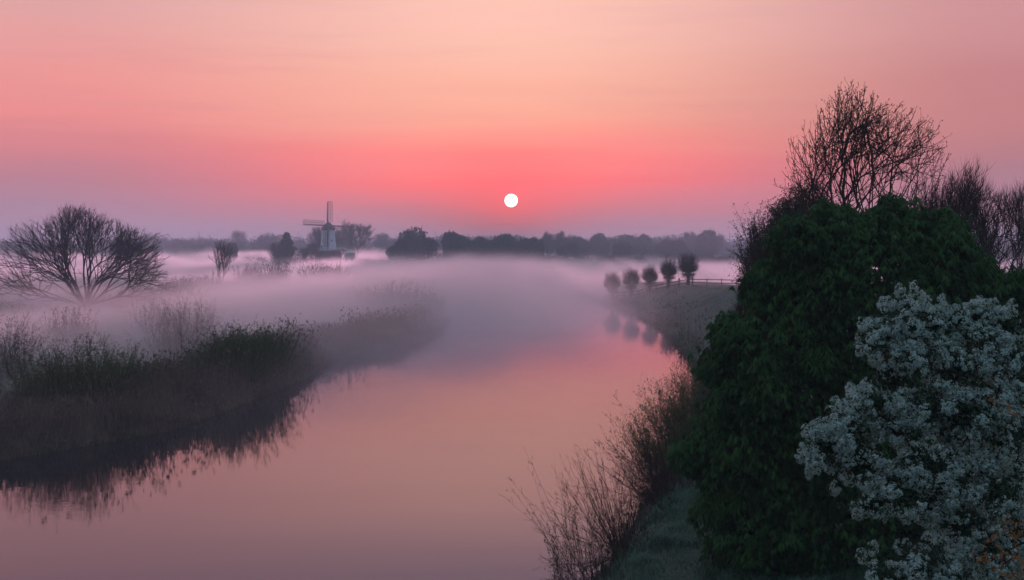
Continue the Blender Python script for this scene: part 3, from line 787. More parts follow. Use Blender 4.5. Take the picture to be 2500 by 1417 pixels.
post_me = mesh('post', [lathe([(.0, -.4), (.085, -.4), (.085, 1.18), (.07, 1.24), (0, 1.24)], 8)])
for i in range(nfp):
    p_ = obj('post', post_me, M['fence'], fr_, loc=(fx[i] - fx[0], fy[i] - fy[0], fz[i] - fz[0]))
    if i in (4, 9, 10): p_.scale = (1.5, 1.5, 1.18)
for i in range(nfp - 1):
    for hz in (.55, 1.05):
        a_ = np.array([fx[i] - fx[0], fy[i] - fy[0] - .1, fz[i] - fz[0] + hz]); b_ = np.array([fx[i + 1] - fx[0], fy[i + 1] - fy[0] - .1, fz[i + 1] - fz[0] + hz])
        obj('rail', mesh('rail', [plank(a_, b_, .03, .065)]), M['fence'], fr_)
Yb = 400.; xb0 = (1308 - 1250) / F * Yb; xb1 = (1368 - 1250) / F * Yb; zb = zt((xb0 + xb1) / 2, Yb)
br = empty('footbridge', ((xb0 + xb1) / 2, Yb, zb), 'small humped wooden footbridge faint in the mist on the far bank', 'footbridge')
hw_ = (xb1 - xb0) / 2; prof_ = [(-hw_, .3), (-hw_ * .5, 2.2), (hw_ * .4, 2.3), (hw_, .3)]
for yy in (-.8, .8):
    for (a_, b_) in zip(prof_[:-1], prof_[1:]):
        obj('handrail', mesh('handrail', [plank((a_[0], yy, a_[1] + 1.), (b_[0], yy, b_[1] + 1.), .05, .06)]), M['fence'], br)
    for q in prof_: obj('post', mesh('post', [box((q[0], yy, q[1] + .1), (.14, .14, 1.9))]), M['fence'], br)
for (a_, b_) in zip(prof_[:-1], prof_[1:]): obj('deck', mesh('deck', [plank((a_[0], 0, a_[1]), (b_[0], 0, b_[1]), .75, .08)]), M['fence'], br)

# ---- 8. windmill
def build_mill():
    d = 640.; s = d / F; cx = (801.5 - 1250) * s; gz = zt(cx, d)
    root = empty('windmill', (cx, d, gz), 'white tower windmill with dark cap and lattice sails rising out of the mist', 'windmill')
    zz = lambda py: H - (py - HY) * s - gz
    rt, rb_ = 15.6 * s, 20.8 * s; zst = zz(610); ztop = zz(562)
    V, Fc = lathe([(rb_ * 1.0, zst - .2), ((rt + rb_) / 2 * .985, (zst + ztop) / 2), (rt, ztop)], 8)
    obj('tower', mesh('tower', [(V, Fc)]), M['white'], root)
    # brick base under the stage
    obj('base', mesh('base', [lathe([(rb_ * 1.75, -.5), (rb_ * 1.55, zst - .6)], 8), lathe([(rb_ * 1.55, zst - .6), (0.01, zst - .6)], 8)]), M['brick'], root)
    # stage
    R = 42 * s
    obj('stage', mesh('stage', [lathe([(rb_, zst - .35), (R, zst - .35), (R, zst - .1), (rb_, zst - .1)], 16)]), M['sail'], root)
    for kx in range(16):
        a = kx * 2 * math.pi / 16 + math.pi / 16; a2 = a + 2 * math.pi / 16
        p0 = np.array([R * math.cos(a), R * math.sin(a), 0]); p1 = np.array([R * math.cos(a2), R * math.sin(a2), 0])
        obj('rail_panel', mesh('rail_panel', [plank(p0 + [0, 0, zst + .85], p1 + [0, 0, zst + .85], .05, .09), plank(p0 + [0, 0, zst + .4], p1 + [0, 0, zst + .4], .04, .08), box(p0 + [0, 0, zst + .4], (.13, .13, 1.1))]), M['white'], root)
        q0 = p0 * .98; q1 = np.array([rb_ * 1.5 * math.cos(a), rb_ * 1.5 * math.sin(a), 0])
        obj('stage_strut', mesh('stage_strut', [plank(q0 + [0, 0, zst - .4], q1 + [0, 0, zst - 3.2], .08, .08)]), M['sail'], root)
    # windows and door on the tower side that faces the river
    for (wx, wy, ww, wh) in [(790, 588, 1.7, 4.2), (812, 588, 1.7, 4.2), (786.5, 604, 3, 9)]:
        zc = zz(wy); f_ = (zc - zst) / (ztop - zst); rr = rb_ + (rt - rb_) * f_
        xx = (wx - 801.5) * s
        yy = -math.sqrt(max(rr ** 2 - xx ** 2, .1)) * .965
        fr = obj('window' if wh < 5 else 'door', mesh('window', [box((xx, yy, zc), (ww * s, .5, wh * s))]), M['sail'], root)
        obj('pane', mesh('pane', [box((xx, yy - .27, zc), (ww * s * .7, .06, wh * s * .8))]), M['glass'], fr)
    # cap: boat shaped thatched cap
    V, Fc = lathe([(16.3 * s, zz(562.5)), (16.8 * s, zz(560)), (13.5 * s, zz(554)), (8.5 * s, zz(547.5)), (3 * s, zz(543.5)), (.02, zz(542.5))], 16)
    V[:, 1] *= 1.15
    obj('cap', mesh('cap', [(V, Fc)], True), M['thatch'], root)
    obj('cap_ring', mesh('cap_ring', [lathe([(15.4 * s, zz(564)), (15.8 * s, zz(562)), (15.8 * s, zz(561))], 16)]), M['white'], root)
    # tail beams
    yb = 2.5
    obj('tail_beam', mesh('tail_beam', [plank((-29 * s, 1.5, zz(556.5)), (20 * s, 1.5, zz(557.5)), .16, .16)]), M['sail'], root)
    obj('tail_pole', mesh('tail_pole', [plank((-29 * s, 1.5, zz(555.5)), (-14 * s, 3.2, zz(583)), .14, .14)]), M['sail'], root)
    obj('tail_pole', mesh('tail_pole', [plank((-24 * s, 1.5, zz(556.5)), (-13.5 * s, 3.2, zz(575)), .10, .10)]), M['sail'], root)
    # sails on a windshaft that leans slightly upward
    hub = np.array([1.2 * s, -18 * s, zz(551.5)])
    obj('windshaft', mesh('windshaft', [tubes([hub + [0, -.6, 0]], [hub + [0, 4.5, -.5]], [.42], [.42], 10)]), M['sail'], root)
    for kx, L_ in enumerate((58.5, 59.5, 60, 60)):
        sw = empty('sail', (0, 0, 0), None, None); sw.parent = root; sw.location = tuple(hub + [0, -.3 - .35 * (kx % 2), 0])
        ang_ = math.radians((0.6, 92.8, 180.6, 272.8)[kx])
        tw_ = (0, 0.9, 0, 0)[kx]
        L = L_ * s
        ux = np.array([math.sin(ang_), 0, math.cos(ang_)]); vx = np.array([math.cos(ang_), 0, -math.sin(ang_)])
        vx = norm(vx * math.cos(tw_ + .12) + np.array([0, math.sin(tw_ + .12), 0]))
        def pt_(u_, v_): return ux * u_ + vx * v_
        obj('stock', mesh('stock', [tubes([pt_(0, 0)], [pt_(L, 0)], [.34], [.17], 4)]), M['sail'], sw)
        obj('leading_board', mesh('leading_board', [plank(pt_(L * .14, -.42), pt_(L, -.42), .22, .05)]), M['sail'], sw)
        hw2 = 11.2 * s
        for v_ in (.52, 1.0):
            obj('sail_lath', mesh('sail_lath', [plank(pt_(L * .14, hw2 * v_), pt_(L * .995, hw2 * v_), .075, .06)]), M['sail'], sw)
        for q in range(15):
            u_ = L * (.14 + .855 * q / 14)
            obj('sail_bar', mesh('sail_bar', [plank(pt_(u_, 0), pt_(u_, hw2), .07, .07)]), M['sail'], sw)
build_mill()
def small_house(px, d, ridge_py, eave_py, wpx, label, name='house'):
    s = d / F; x0 = (px - 1250) * s; z0 = zt(x0, d); zr = H - (ridge_py - HY) * s - z0; ze = H - (eave_py - HY) * s - z0; hw = wpx * s / 2
    root = empty(name, (x0, d, z0), label, 'building')
    obj('wall', mesh('wall', [box((0, 0, ze / 2 - .2), (hw * 1.8, hw * 1.6, ze + .3))]), M['tile'], root)
    V = np.array([[-hw, -hw, ze], [hw, -hw, ze], [hw, hw, ze], [-hw, hw, ze], [-hw * .35, 0, zr], [hw * .35, 0, zr]])
    me = bpy.data.meshes.new('roof'); me.from_pydata([tuple(v) for v in V], [], [(0, 1, 5, 4), (1, 2, 5), (2, 3, 4, 5), (3, 0, 4), (3, 2, 1, 0)])
    obj('roof', me, M['tile'], root)
    for sx in (-.5, .5):
        w_ = obj('window', mesh('window', [box((sx * hw, -hw * .8 - .03, ze * .55), (hw * .35, .1, ze * .3))]), M['white'], root)
        obj('pane', mesh('pane', [box((sx * hw, -hw * .8 - .1, ze * .55), (hw * .28, .05, ze * .25))]), M['glass'], w_)
    return root
small_house(854, 628, 613, 618.5, 26, 'small house with a pale hipped roof just right of the windmill base')
# long low greenhouse roof between the far trees
Yg = 870.; xg0, xg1 = (1372 - 1250) / F * Yg, (1452 - 1250) / F * Yg; zg = zt((xg0 + xg1) / 2, Yg)
gh = empty('long_building', ((xg0 + xg1) / 2, Yg, zg), 'long low building whose pale roof shows as a thin line between far trees', 'building')
lg = (xg1 - xg0)
obj('wall', mesh('wall', [box((0, 0, 4.6), (lg, 12, 9.4))]), M['brick'], gh)
obj('roof', mesh('roof', [plank((-lg / 2 - .5, -4.2, 10.2 - zg * 0), (lg / 2 + .5, -4.2, 10.2), 3.2, .12), ]), M['white'], gh)
gh.children[1].rotation_euler = (math.radians(12), 0, 0)

# ---- 9. far trees
def dense_crown(seed, w_=1., h_=1., n=6000):
    """leafy mass of many leaf-sized faces in lumpy clumps, one metre tall unit scaled later"""
    g = np.random.default_rng(seed); lobes = []
    for i in range(11):
        a = g.uniform(0, 6.28); rr = g.uniform(.05, .30) * w_
        lobes.append((np.array([rr * math.cos(a), rr * math.sin(a), g.uniform(.30, .76) * h_]), np.array([g.uniform(.13, .24) * w_, g.uniform(.13, .24) * w_, g.uniform(.12, .24)])))
    lobes.append((np.array([0, 0, .42]), np.array([.34 * w_, .34 * w_, .38])))
    Pn, Nn = union_shell(lobes, n, seed, (.7, 1.1), .16)
    Pn[:, 2] *= .97 / np.percentile(Pn[:, 2], 99.7)
    return mesh('crown', [diamonds(Pn, rand_dirs(len(Pn)) + Nn * .5, rng.uniform(.035, .075, len(Pn)), .045)])
def trunk_me():
    return mesh('trunk', [lathe([(.030, -.05), (.022, .1), (.018, .35), (.006, .6)], 6)])
def bare_far(seed, rad3=(.42, .42, .36), c=(0, 0, .6), nat=420, up=.15, leaf=True):
    g = np.random.default_rng(seed)
    st = [[(0, 0, -.03), (0, 0, .12), (.02 * math.cos(i * 1.9), .02 * math.sin(i * 1.9), .2)] for i in range(6)]
    P, par = fork(st, c, rad3, .035, .4, .6, up=up * .3, out=.03, jit=.1, cap=int(nat * .75), seed=seed, zmin=.1)
    P[:, 2] *= .95 / np.percentile(P[:, 2], 99.5)
    r = radii(par, .0018, 2.5, .02)
    tw = [twigs(P, par, r, .005, 1.2, .075, .0010, up, .9, 2), twigs(P, par, r, .003, 1.2, .05, .0008, up, 1.2, 2)]
    pt, pf = tree_meshes(P, par, r, .006, tw, 5)
    return mesh('trunk', pt), mesh('crown', pf)
DEN = [dense_crown(60 + i, w_) for i, w_ in enumerate((1.25, 1.0, .8, 1.5))]
def cone_crown(seed, n=2600):
    g = np.random.default_rng(seed); hz_ = g.random(n) ** .8; a_ = g.uniform(0, 6.28, n)
    rr = (1.02 - hz_) ** .75 * .27 * g.uniform(.3, 1.1, n) * (1 + .22 * np.sin(hz_ * 34 + a_ * 2))
    P_ = np.stack([rr * np.cos(a_), rr * np.sin(a_), .1 + .9 * hz_], 1)
    return mesh('crown', [diamonds(P_, rand_dirs(n) + [0, 0, .5], g.uniform(.03, .07, n), .03)])
DEN.append(cone_crown(66))
TRK = trunk_me()
BAR = [bare_far(70), bare_far(71, (.34, .34, .42), (0, 0, .55)), bare_far(72, (.22, .22, .42), (0, 0, .56), 300, .35), bare_far(73, (.52, .45, .34), (0, 0, .58), 480)]
def far_tree(kind, i, px, top, d, label, wide=1., group=None, cat='tree'):
    x_ = (px - 1250) / F * d; z_ = zt(x_, d); h_ = H - (top - HY) / F * d - z_
    r_ = empty('bare_tree' if kind == 'b' else ('bush' if cat == 'bush' else 'leafy_tree'), (x_, d, z_), label, cat, group, rz=(px * 1.7) % 6.28)
    r_.scale = (h_ * wide, h_ * wide, h_)
    if kind == 'b': obj('trunk', BAR[i][0], M['fartwig'], r_); obj('crown', BAR[i][1], M['fartwig'], r_)
    else: obj('trunk', TRK, M['bark'], r_); obj('crown', DEN[i], M['dark'], r_)
    return r_
FT = [  # kind, mesh, px, top row, distance, width factor, label
    ('b', 3, 838, 529, 690, 1.35, 'large rounded bare tree right behind the windmill'),
    ('b', 0, 868, 541, 700, 1.15, 'bare tree forming the right end of the clump behind the windmill'),
    ('b', 1, 778, 551, 680, .9, 'bare tree peeping out left of the windmill tower'),
    ('b', 0, 812, 556, 720, .9, 'bare tree hidden mostly behind the windmill tower'),
    ('b', 0, 762, 590, 610, .85, 'small dark tree left of the windmill stage'),
    ('b', 1, 741, 604, 600, 1.0, 'small twiggy tree at the left foot of the windmill'),
    ('d', 4, 700, 571, 560, 1.25, 'pointed dark tree alone in the mist left of the windmill'),
    ('b', 1, 680, 588, 566, .9, 'low bare tree beside the pointed tree left of the windmill'),
    ('d', 3, 1012, 556, 600, .92, 'big round dense dark tree between the windmill and the sun'),
    ('d', 1, 982, 584, 612, 1.0, 'lower dark tree at the left flank of the big round tree'),
    ('d', 2, 1108, 571, 640, 1.1, 'dark tree at the left end of the dark wood below the sun'),
    ('d', 0, 1140, 574, 650, 1.0, 'second dark tree from the left end of the wood below the sun'),
    ('d', 1, 1176, 577, 655, 1.1, 'dark tree left of directly below the sun'),
    ('d', 0, 1212, 576, 660, 1.05, 'dark tree almost directly below the sun'),
    ('d', 3, 1246, 570, 700, .8, 'broad domed tree directly below the sun'),
    ('d', 1, 1284, 580, 665, 1.1, 'dark tree just right of the domed tree below the sun'),
    ('d', 2, 1308, 588, 672, 1.1, 'low dark tree left of the two slim poplars'),
    ('b', 2, 1339, 565, 800, 1.25, 'left one of two slim pointed trees right of the sun'),
    ('b', 2, 1367, 563, 800, 1.1, 'right one of two slim pointed trees right of the sun'),
    ('b', 0, 1400, 571, 840, .8, 'bare crowned tree above the left end of the thin pale roof'),
    ('d', 2, 1425, 578, 850, 1.0, 'dark tree behind the middle of the thin pale roof'),
    ('d', 0, 1462, 574, 820, .9, 'dark tree at the right end of the thin pale roof'),
    ('b', 0, 1494, 574, 830, .9, 'bare tree above the left pollard willow on the far treeline'),
    ('d', 0, 1538, 572, 840, 1.0, 'wide dark tree on the far treeline above the second pollard willow'),
    ('d', 1, 1575, 577, 830, 1.1, 'dark tree on the far treeline above the middle pollard willow'),
    ('d', 3, 1624, 580, 760, .8, 'low spreading dark tree on the treeline above the fourth pollard willow'),
    ('b', 1, 1684, 563, 860, .95, 'rounded bare tree on the treeline above the largest pollard willow'),
    ('d', 2, 1722, 563, 800, 1.1, 'tall dark tree on the treeline right of the rounded bare tree'),
    ('b', 0, 1752, 569, 850, .8, 'bare tree on the treeline next to the budding tree, left of two'),
    ('b', 3, 1782, 563, 830, .7, 'bare tree on the treeline touching the budding tree at the right'),
    ('b', 3, 486, 559, 1000, .85, 'wide bare tree on the far blue wood behind the small open tree'),
    ('b', 0, 583, 560, 1050, .75, 'bare tree on the far blue wood left of the windmill trees'),
    ('d', 2, 562, 594, 620, .9, 'faint round tree in mist right of the small open tree'),
    ('b', 1, 645, 574, 980, .8, 'bare tree on the far wood above the pointed tree, to its left'),
    ('b', 0, 932, 566, 980, .8, 'bare tree on the far wood between windmill clump and round tree'),
    ('d', 1, 1660, 587, 745, 1.2, 'low dark tree left of the rounded bare tree on the treeline'),
    ('d', 2, 1516, 590, 735, 1.3, 'low dark tree in front of the treeline above second willow'),
    ('d', 0, 1385, 592, 745, 1.0, 'low dark tree in front of the left end of the pale roof'),
]
for q_, (kd, mi, px_, tp, dd_, wd, lab) in enumerate(FT): far_tree(kd, mi, px_, tp + (3.5 * math.sin(q_ * 2.3) if 9 < q_ < 17 or 19 < q_ < 26 else 0), dd_, lab, wd * (.86 if kd == 'd' and px_ > 1050 else 1))
# the far wood behind, one mass
g = np.random.default_rng(90); Cs, Ds = [], []
for i in range(560):
    d_ = g.uniform(960, 1420); px_ = g.uniform(-420, 2900); x_ = (px_ - 1250) / F * d_
    tp = 579 + 5 * math.sin(px_ / 67.) + 4 * math.sin(px_ / 23. + 1) + g.uniform(-3, 7)
    if px_ < 360: tp += 9
    h_ = H - (tp - HY) / F * d_ - .8; w_ = g.uniform(.34, .52) * h_
    n_ = 330; q = norm(g.normal(size=(n_, 3))) * g.uniform(.55, 1.04, (n_, 1)) * (1 + .12 * np.sin(np.arange(n_) * 0.7))[:, None]
    Cs.append(q * [w_, w_, h_ * .5] + [x_, d_, h_ * .5 + .5])
C = np.concatenate(Cs)
wood = obj('distant_wood', mesh('distant_wood', [diamonds(C, rand_dirs(len(C)) + [0, 0, .4], rng.uniform(1.0, 2.6, len(C)), 1.2)]), M['fartwig'])
tag(wood, 'long blue grey wood along the whole horizon', 'wood', kind='stuff')
# hedges and scrub at the foot of the far trees
Cs = []
for i in range(420):
    px_ = g.uniform(560, 1850); d_ = g.uniform(640, 780); 
    if px_ < 1060: d_ = g.uniform(620, 720)
    x_ = (px_ - 1250) / F * d_; h_ = g.uniform(2.5, 4.5) if px_ < 1060 else g.uniform(3.5, 7.5); w_ = g.uniform(2.5, 5.5)
    if 1360 < px_ < 1455: h_ = min(h_, 7.8)
    if px_ < 1060 and g.random() < .5: continue
    q = norm(g.normal(size=(230, 3))) * g.uniform(.5, 1.08, (230, 1)); q[:, 2] = np.abs(q[:, 2])
    Cs.append(q * [w_, w_, h_] + [x_, d_, .5])
C = np.concatenate(Cs)
scrub = obj('scrub', mesh('scrub', [diamonds(C, rand_dirs(len(C)) + [0, 0, .6], rng.uniform(.5, 1.3, len(C)), .55)]), M['dark'])
tag(scrub, 'dark hedges and scrub along the foot of the far trees', 'scrub', kind='stuff')

# ---- 10. arching riverside shrubs
def shoot_meshes(n, height, spread, rad0, side_n, side_l, seed, lean=(0, 0, 0), nseg=9, droop=.06, base=.25, tipl=.0, jit=.09, minl=.45):
    g = np.random.default_rng(seed)
    a = g.uniform(0, 2 * math.pi, n); tlt = np.abs(g.normal(0, spread, n)).clip(0, 1.45)
    d = np.stack([np.sin(tlt) * np.cos(a), np.sin(tlt) * np.sin(a), np.cos(tlt)], 1) + np.array(lean); d = norm(d)
    L = height * g.uniform(minl, 1.0, n)
    b = np.stack([np.cos(a) * base * g.random(n), np.sin(a) * base * g.random(n), np.full(n, -.2)], 1)
    S0, S1, R0, R1, side = [], [], [], [], []
    for s_ in range(nseg):
        e = b + d * (L / nseg)[:, None]; r0 = rad0 * (1 - s_ / nseg * .8) * np.ones(n); r1 = rad0 * (1 - (s_ + 1) / nseg * .8) * np.ones(n)
        S0.append(b); S1.append(e); R0.append(r0); R1.append(r1)
        if s_ >= 2: side.append((b, e, d))
        b = e; d = norm(d + g.normal(size=(n, 3)) * jit + [0, 0, droop])
    T0, T1, Q0, Q1, tipp, tipd = [], [], [], [], [b], [d]
    for (p0, p1, dd_) in side:
        for _ in range(side_n):
            m_ = g.random(n) < .75; f_ = g.random((m_.sum(), 1)); q = p0[m_] * (1 - f_) + p1[m_] * f_
            v = norm(dd_[m_] + rand_dirs(m_.sum()) * .65); l_ = side_l * g.uniform(.4, 1.2, (m_.sum(), 1))
            e = q + v * l_; T0.append(q); T1.append(e); Q0.append(np.full(len(q), rad0 * .38)); Q1.append(np.full(len(q), rad0 * .25)); tipp.append(e); tipd.append(v)
            tipp.append(q * .5 + e * .5); tipd.append(v)
    st = [tubes(np.concatenate(S0), np.concatenate(S1), np.concatenate(R0), np.concatenate(R1), 3)]
    if T0: st.append(tubes(np.concatenate(T0), np.concatenate(T1), np.concatenate(Q0), np.concatenate(Q1), 3))
    return st, np.concatenate(tipp), np.concatenate(tipd)
def shrub(px, py, d, label, n, height, spread, seed, rad0=.012, side_n=1, side_l=.3, lean=(0, 0, 0), leaves=1., ls=.05, lm='leaf', tm='redtwig', name='shrub', z=None, xs=None, group=None, **kw):
    x_ = (px - 1250) / F * d if xs is None else xs; z_ = zt(x_, d) if z is None else z
    r_ = empty(name, (x_, d, z_), label, 'shrub', group)
    st, tp, td = shoot_meshes(n, height, spread, rad0, side_n, side_l, seed, lean, **kw)
    obj('stems', mesh('stems', st), M[tm], r_)
    if leaves:
        i = rng.integers(0, len(tp), int(len(tp) * leaves)); C = tp[i] + rand_dirs(len(i)) * ls * .6
        obj('leaves', mesh('leaves', [diamonds(C, td[i] + rand_dirs(len(i)) * .8, rng.uniform(.6, 1.2, len(i)) * ls, ls * .4)]), M[lm], r_)
    return r_
# right bank, from the front to the back
shrub(1450, 1500, 36.5, 'spindly shrub with leafing reddish stems at the bottom edge, left of the fan bush', 42, 4.3, .27, 101, .0078, 3, .2, (-.13, 0, .2), 1.2, .045, z=.2, droop=.015, base=.9)
shrub(1375, 1560, 35.0, 'short thin shrub standing in the river margin at the bottom edge, lowest left', 20, 3.0, .25, 107, .0072, 3, .2, (-.05, 0, .2), 2.0, .05, z=.0, droop=.02)
shrub(1525, 1325, 41, 'fan shaped bare willow bush with arching reddish stems on the near right bank', 150, 3.6, .78, 102, .0085, 2, .15, (-.34, 0, .15), .5, .03, droop=.035, base=.35)
shrub(1475, 1440, 38.2, 'low tangle of fine bare stems in front of the fan shaped willow bush', 60, 1.7, .7, 108, .0072, 2, .2, (-.2, 0, .0), .5, .03, z=.25, base=.9)
shrub(1622, 1190, 48, 'dense bare bush leaning over the water behind the fan shaped willow bush', 190, 3.3, .66, 103, .0085, 3, .28, (-.42, 0, .15), .5, .035, droop=.03, base=.7)
shrub(1640, 1130, 54, 'dense bush with greenish twigs next behind the leaning bare bush', 180, 3.3, .55, 104, .0085, 3, .3, (-.30, 0, .2), 2.2, .07, lm='willow', base=1.0)
shrub(1690, 1060, 62, 'green leafing willow bush on the right bank below the misty shore', 240, 3.7, .52, 105, .009, 3, .36, (-.36, 0, .2), 1.6, .08, lm='willow', base=1.0)
shrub(1730, 1000, 72, 'far green willow bush partly behind the dark chestnut leaves', 220, 3.6, .55, 106, .010, 2, .4, (-.2, 0, .2), 1.6, .09, lm='willow', base=1.2)
# left bank
LB = [(200, 71.5, 4.3, 2.0, 230, 'willow', 'broad green willow bush on the left bank above the reed fringe'),
      (110, 70.5, 4.1, 1.7, 170, 'willow', 'green willow bush just left of the broad one on the near left bank'),
      (285, 77, 3.7, 1.7, 150, 'willow', 'green willow bush just right of the broad one on the near left bank'),
      (20, 92, 4.4, 1.6, 110, 'leaf', 'misty grey bush at the left edge of the photo, beyond the green bushes'),
      (575, 88, 4.1, 1.9, 230, 'willow', 'dome shaped green willow bush near the river bend on the left bank'),
      (645, 95, 3.7, 1.7, 170, 'willow', 'green willow bush at the water side of the dome shaped one'),
      (528, 88, 3.5, 1.6, 120, 'willow', 'smaller green bush at the land side of the dome shaped one'),
      (430, 112, 4.0, 2.0, 120, 'leaf', 'greyish bush in mist between the two green bush groups'),
      (470, 130, 4.3, 2.0, 120, 'leaf', 'tall misty twiggy bush behind the gap between green bush groups'),
      (380, 138, 3.8, 2.0, 110, 'leaf', 'misty bush to the left of the tall misty twiggy bush'),
      (170, 120, 3.6, 2.0, 100, 'leaf', 'faint bush in mist above the broad green bush'),
      (985, 180, 5.0, 2.8, 150, 'leaf', 'large faint willow thicket in mist at the tip of the left bank'),
      (1045, 178, 3.2, 2.2, 110, 'leaf', 'faint bush at the very point of the left bank, right of the large thicket'),
      (905, 195, 3.3, 2.6, 120, 'leaf', 'faint bush left of the large thicket near the point'),
      (855, 215, 3.2, 2.2, 90, 'leaf', 'faint thin bush in the middle of the misty left bank'),
      (780, 300, 6.0, 3.2, 150, 'leaf', 'dark topped bush poking out of the mist below the windmill'),
      (820, 306, 5.0, 2.6, 100, 'leaf', 'lower bush touching the dark topped one below the windmill'),
      (675, 310, 6.2, 2.6, 120, 'leaf', 'bush poking out of mist below the pointed tree'),
      (610, 320, 5.4, 3.0, 110, 'leaf', 'pale bush in mist between the small open tree and the windmill'),
      (500, 285, 3.6, 3.0, 120, 'leaf', 'low bush at the foot of the small open tree, left side'),
      (445, 270, 3.2, 3.0, 110, 'leaf', 'low bush left of the small open tree at the end of the reed ridge')]
for i, (px_, d_, h_, w_, n_, lm_, lab) in enumerate(LB):
    x_ = (px_ - 1250) / F * d_
    shrub(px_, 0, d_, lab, n_, h_ * 1.02, .52, 120 + i, .012 * d_ / 80, 2, .42 * h_ / 4, (0, 0, .3), 3.4 if lm_ == 'willow' else 1.8, .085 * (d_ / 85) ** .6, lm=lm_, tm='twig', name='willow_bush', base=w_, jit=.07, droop=.03, minl=.35)
    root_ = [o_2 for o_2 in COL.objects if o_2.type == 'EMPTY' and o_2.get('label') == lab][0]
    nl = 5200 if lm_ == 'willow' else 1500
    q = norm(rng.normal(size=(nl, 3))); q[:, 2] = np.abs(q[:, 2]) * 1.0
    q *= (rng.uniform(.35, 1.03, (nl, 1)) ** .7) * (1 + .16 * np.sin(q[:, :1] * 8 + i) * np.sin(q[:, 2:3] * 9 + i * 2) + .08 * np.sin(q[:, 1:2] * 17))
    q = q * [w_ * .98, w_ * .98, h_ * .80] + [0, 0, .05]
    lsz = .085 * (d_ / 85) ** .6
    obj('foliage', mesh('foliage', [diamonds(q, rand_dirs(nl) * .8 + [0, 0, .7], rng.uniform(.8, 1.7, nl) * lsz, lsz * .55)]), M[lm_], root_)

# ---- 11. reeds and grass (nobody could count these)
def blades(name, X_, Y_, hgt, wid, m_, lean=.18, zoff=-.1, label='', cat='reeds', plume=0., pm=None):
    n = len(X_); Z_ = np.maximum(zt(X_, Y_), -.25) + zoff
    b = np.stack([X_, Y_, Z_], 1); a = rng.uniform(0, math.pi, n); sd_ = np.stack([np.cos(a), np.sin(a), np.zeros(n)], 1) * (wid / 2)[:, None] if np.ndim(wid) else np.stack([np.cos(a), np.sin(a), np.zeros(n)], 1) * wid / 2
    ln = rng.normal(size=(n, 3)) * lean; ln[:, 2] = 0
    m1 = b + (np.array([0, 0, 1.]) + ln * .4) * (hgt * .55)[:, None]; tp = b + (np.array([0, 0, 1.]) + ln * 1.1) * hgt[:, None]
    V = np.stack([b - sd_, b + sd_, m1 + sd_ * .8, m1 - sd_ * .8, tp], 1).reshape(-1, 3); Fi = np.arange(n * 5).reshape(n, 5)
    parts = [(V, Fi[:, [0, 1, 2, 3]]), (V, Fi[:, [3, 2, 4]])]
    parts = [(V, Fi[:, [0, 1, 2, 3]]), (V.copy(), Fi[:, [3, 2, 4]])]
    if plume:
        i = rng.choice(n, int(n * plume)); C = np.repeat(tp[i], 3, 0) - np.array([0, 0, .12]) * rng.random((len(i) * 3, 1))
        parts.append(diamonds(C, rand_dirs(len(C)) * .5 + [0, 0, .8], rng.uniform(.12, .28, len(C)), .07))
    o = obj(name, mesh(name, parts), m_); return tag(o, label, cat, kind='stuff')
def scatter(n, xr, yr, cond, seed):
    g = np.random.default_rng(seed); x = g.uniform(*xr, n * 1); y = g.uniform(*yr, n * 1); k_ = cond(x, y, g); return x[k_], y[k_]
LP = np.array(LEFT[5:]); 
leftside = lambda x, y: (x < np.interp(y, LP[::-1, 1], LP[::-1, 0]) + 1.5)
# near left fringe
x_, y_ = scatter(420000, (-52, -7), (48, 190), lambda x, y, g: leftside(x, y) & ((lambda s: (s > -1.0) & (s < 5.5 + 3 * vnoise(x, y, 6, 8)) & (g.random(len(x)) < np.where(s < 3.5, 1., .5)))(river_sd(x, y))) & (g.random(len(x)) < np.clip(75 / y, .3, 1)), 201)
x_, y_ = x_[:60000], y_[:60000]
hh = (1.1 + .9 * vnoise(x_, y_, 4, 7) + .8 * (vnoise(x_, y_, 1.2, 9) - .5)) * rng.uniform(.6, 1.05, len(x_)) * (.5 + .5 * sm(-1, 1.5, river_sd(x_, y_)))
blades('reed_fringe', x_, y_, hh, .035, M['reed'], .16, label='brownish dead reed fringe along the left waterline', plume=.35)
x_, y_ = scatter(60000, (-40, -8), (52, 130), lambda x, y, g: leftside(x, y) & ((lambda s: (s > -.5) & (s < 2.2))(river_sd(x, y))) & (vnoise(x, y, 5, 44) > .35), 211)
x_, y_ = x_[:900], y_[:900]
blades('dead_reed_stalks', x_, y_, rng.uniform(1.7, 3.3, len(x_)), .028, M['reed'], .10, label='tall dead reed stalks with seed heads standing over the left fringe', plume=.8)
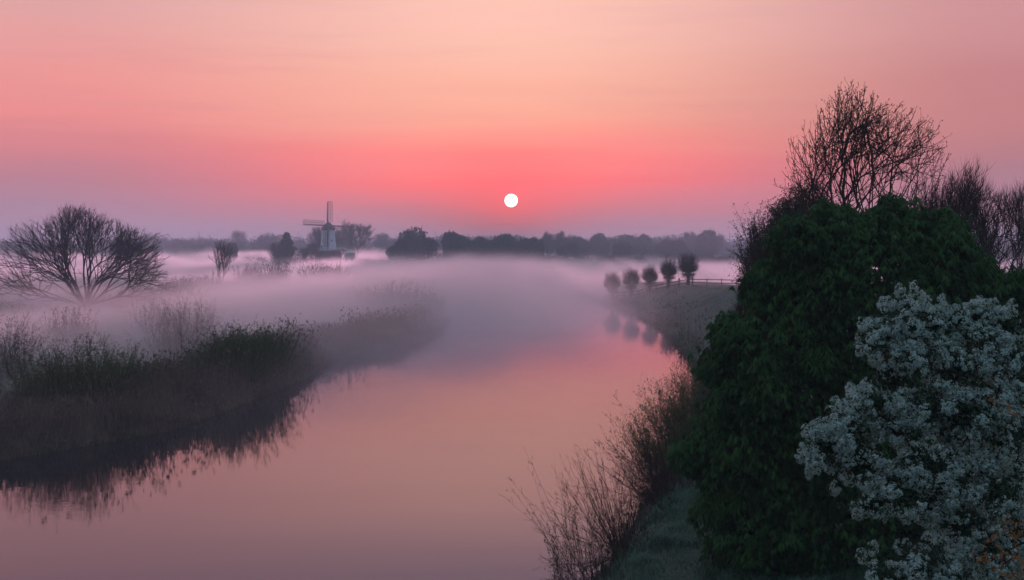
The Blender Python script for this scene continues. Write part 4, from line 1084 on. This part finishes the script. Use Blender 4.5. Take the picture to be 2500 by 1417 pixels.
# marsh vegetation behind
x_, y_ = scatter(260000, (-230, -6), (60, 400), lambda x, y, g: (river_sd(x, y) > 2.5) & (x < 16) & (x > -.42 * y) & (vnoise(x, y, 9, 4) + .5 * vnoise(x, y, 25, 6) > .84 + .0003 * y), 202)
x_, y_ = x_[:70000], y_[:70000]
hh = (.6 + 1.5 * vnoise(x_, y_, 11, 12)) * rng.uniform(.5, 1.1, len(x_))
blades('marsh_reeds', x_, y_, hh, .03 + y_ * .00035, M['reedg'], .22, label='rough reeds and tall weeds in the mist over the left marsh', plume=.3)
# right bank fringe
x_, y_ = scatter(90000, (0, 24), (34, 330), lambda x, y, g: (lambda s: (s > -.4) & (s < .9 + .8 * vnoise(x, y, 5, 3)))(river_sd(x, y)) & (x > -2), 203)
x_, y_ = x_[:22000], y_[:22000]
hh = (.35 + .6 * vnoise(x_, y_, 3, 17) ** 2) * rng.uniform(.5, 1.4, len(x_))
blades('bank_reeds', x_, y_, hh, .035, M['reedg'], .2, label='dark rough grass and reeds edging the right bank', plume=.2)
x_, y_ = scatter(3000, (8, 24), (100, 200), lambda x, y, g: (lambda s: (s > .3) & (s < 2.4))(river_sd(x, y)) & (vnoise(x, y, 6, 33) > .5), 204)
blades('tall_stalks', x_[:260], y_[:260], rng.uniform(1.6, 3.4, min(260, len(x_))), .03, M['reed'], .08, label='thin tall dry stalks standing along the right bank', cat='stalks', plume=.8)
# frosted grass on the near right bank
x_, y_ = scatter(150000, (1, 16), (30, 62), lambda x, y, g: (river_sd(x, y) > .5) & (g.random(len(x)) < .35 + .65 * vnoise(x, y, .6, 21)), 205)
hh = (.05 + .42 * vnoise(x_, y_, .8, 23) ** 2) * rng.uniform(.6, 1.3, len(x_))
blades('grass', x_, y_, hh, .016, M['grass'], .7, 0., label='frosted green grass on the near right bank', cat='grass')
x_, y_ = scatter(90000, (8, 45), (62, 250), lambda x, y, g: (river_sd(x, y) > 1.2) & (x > np.interp(y, _ry, _rx)), 206)
blades('meadow_grass', x_, y_, .12 + .25 * vnoise(x_, y_, 2.5, 25) * rng.uniform(.6, 1.3, len(x_)), .05, M['pale'], .6, 0., label='grass on the meadow slope beside the pollard willows', cat='grass')
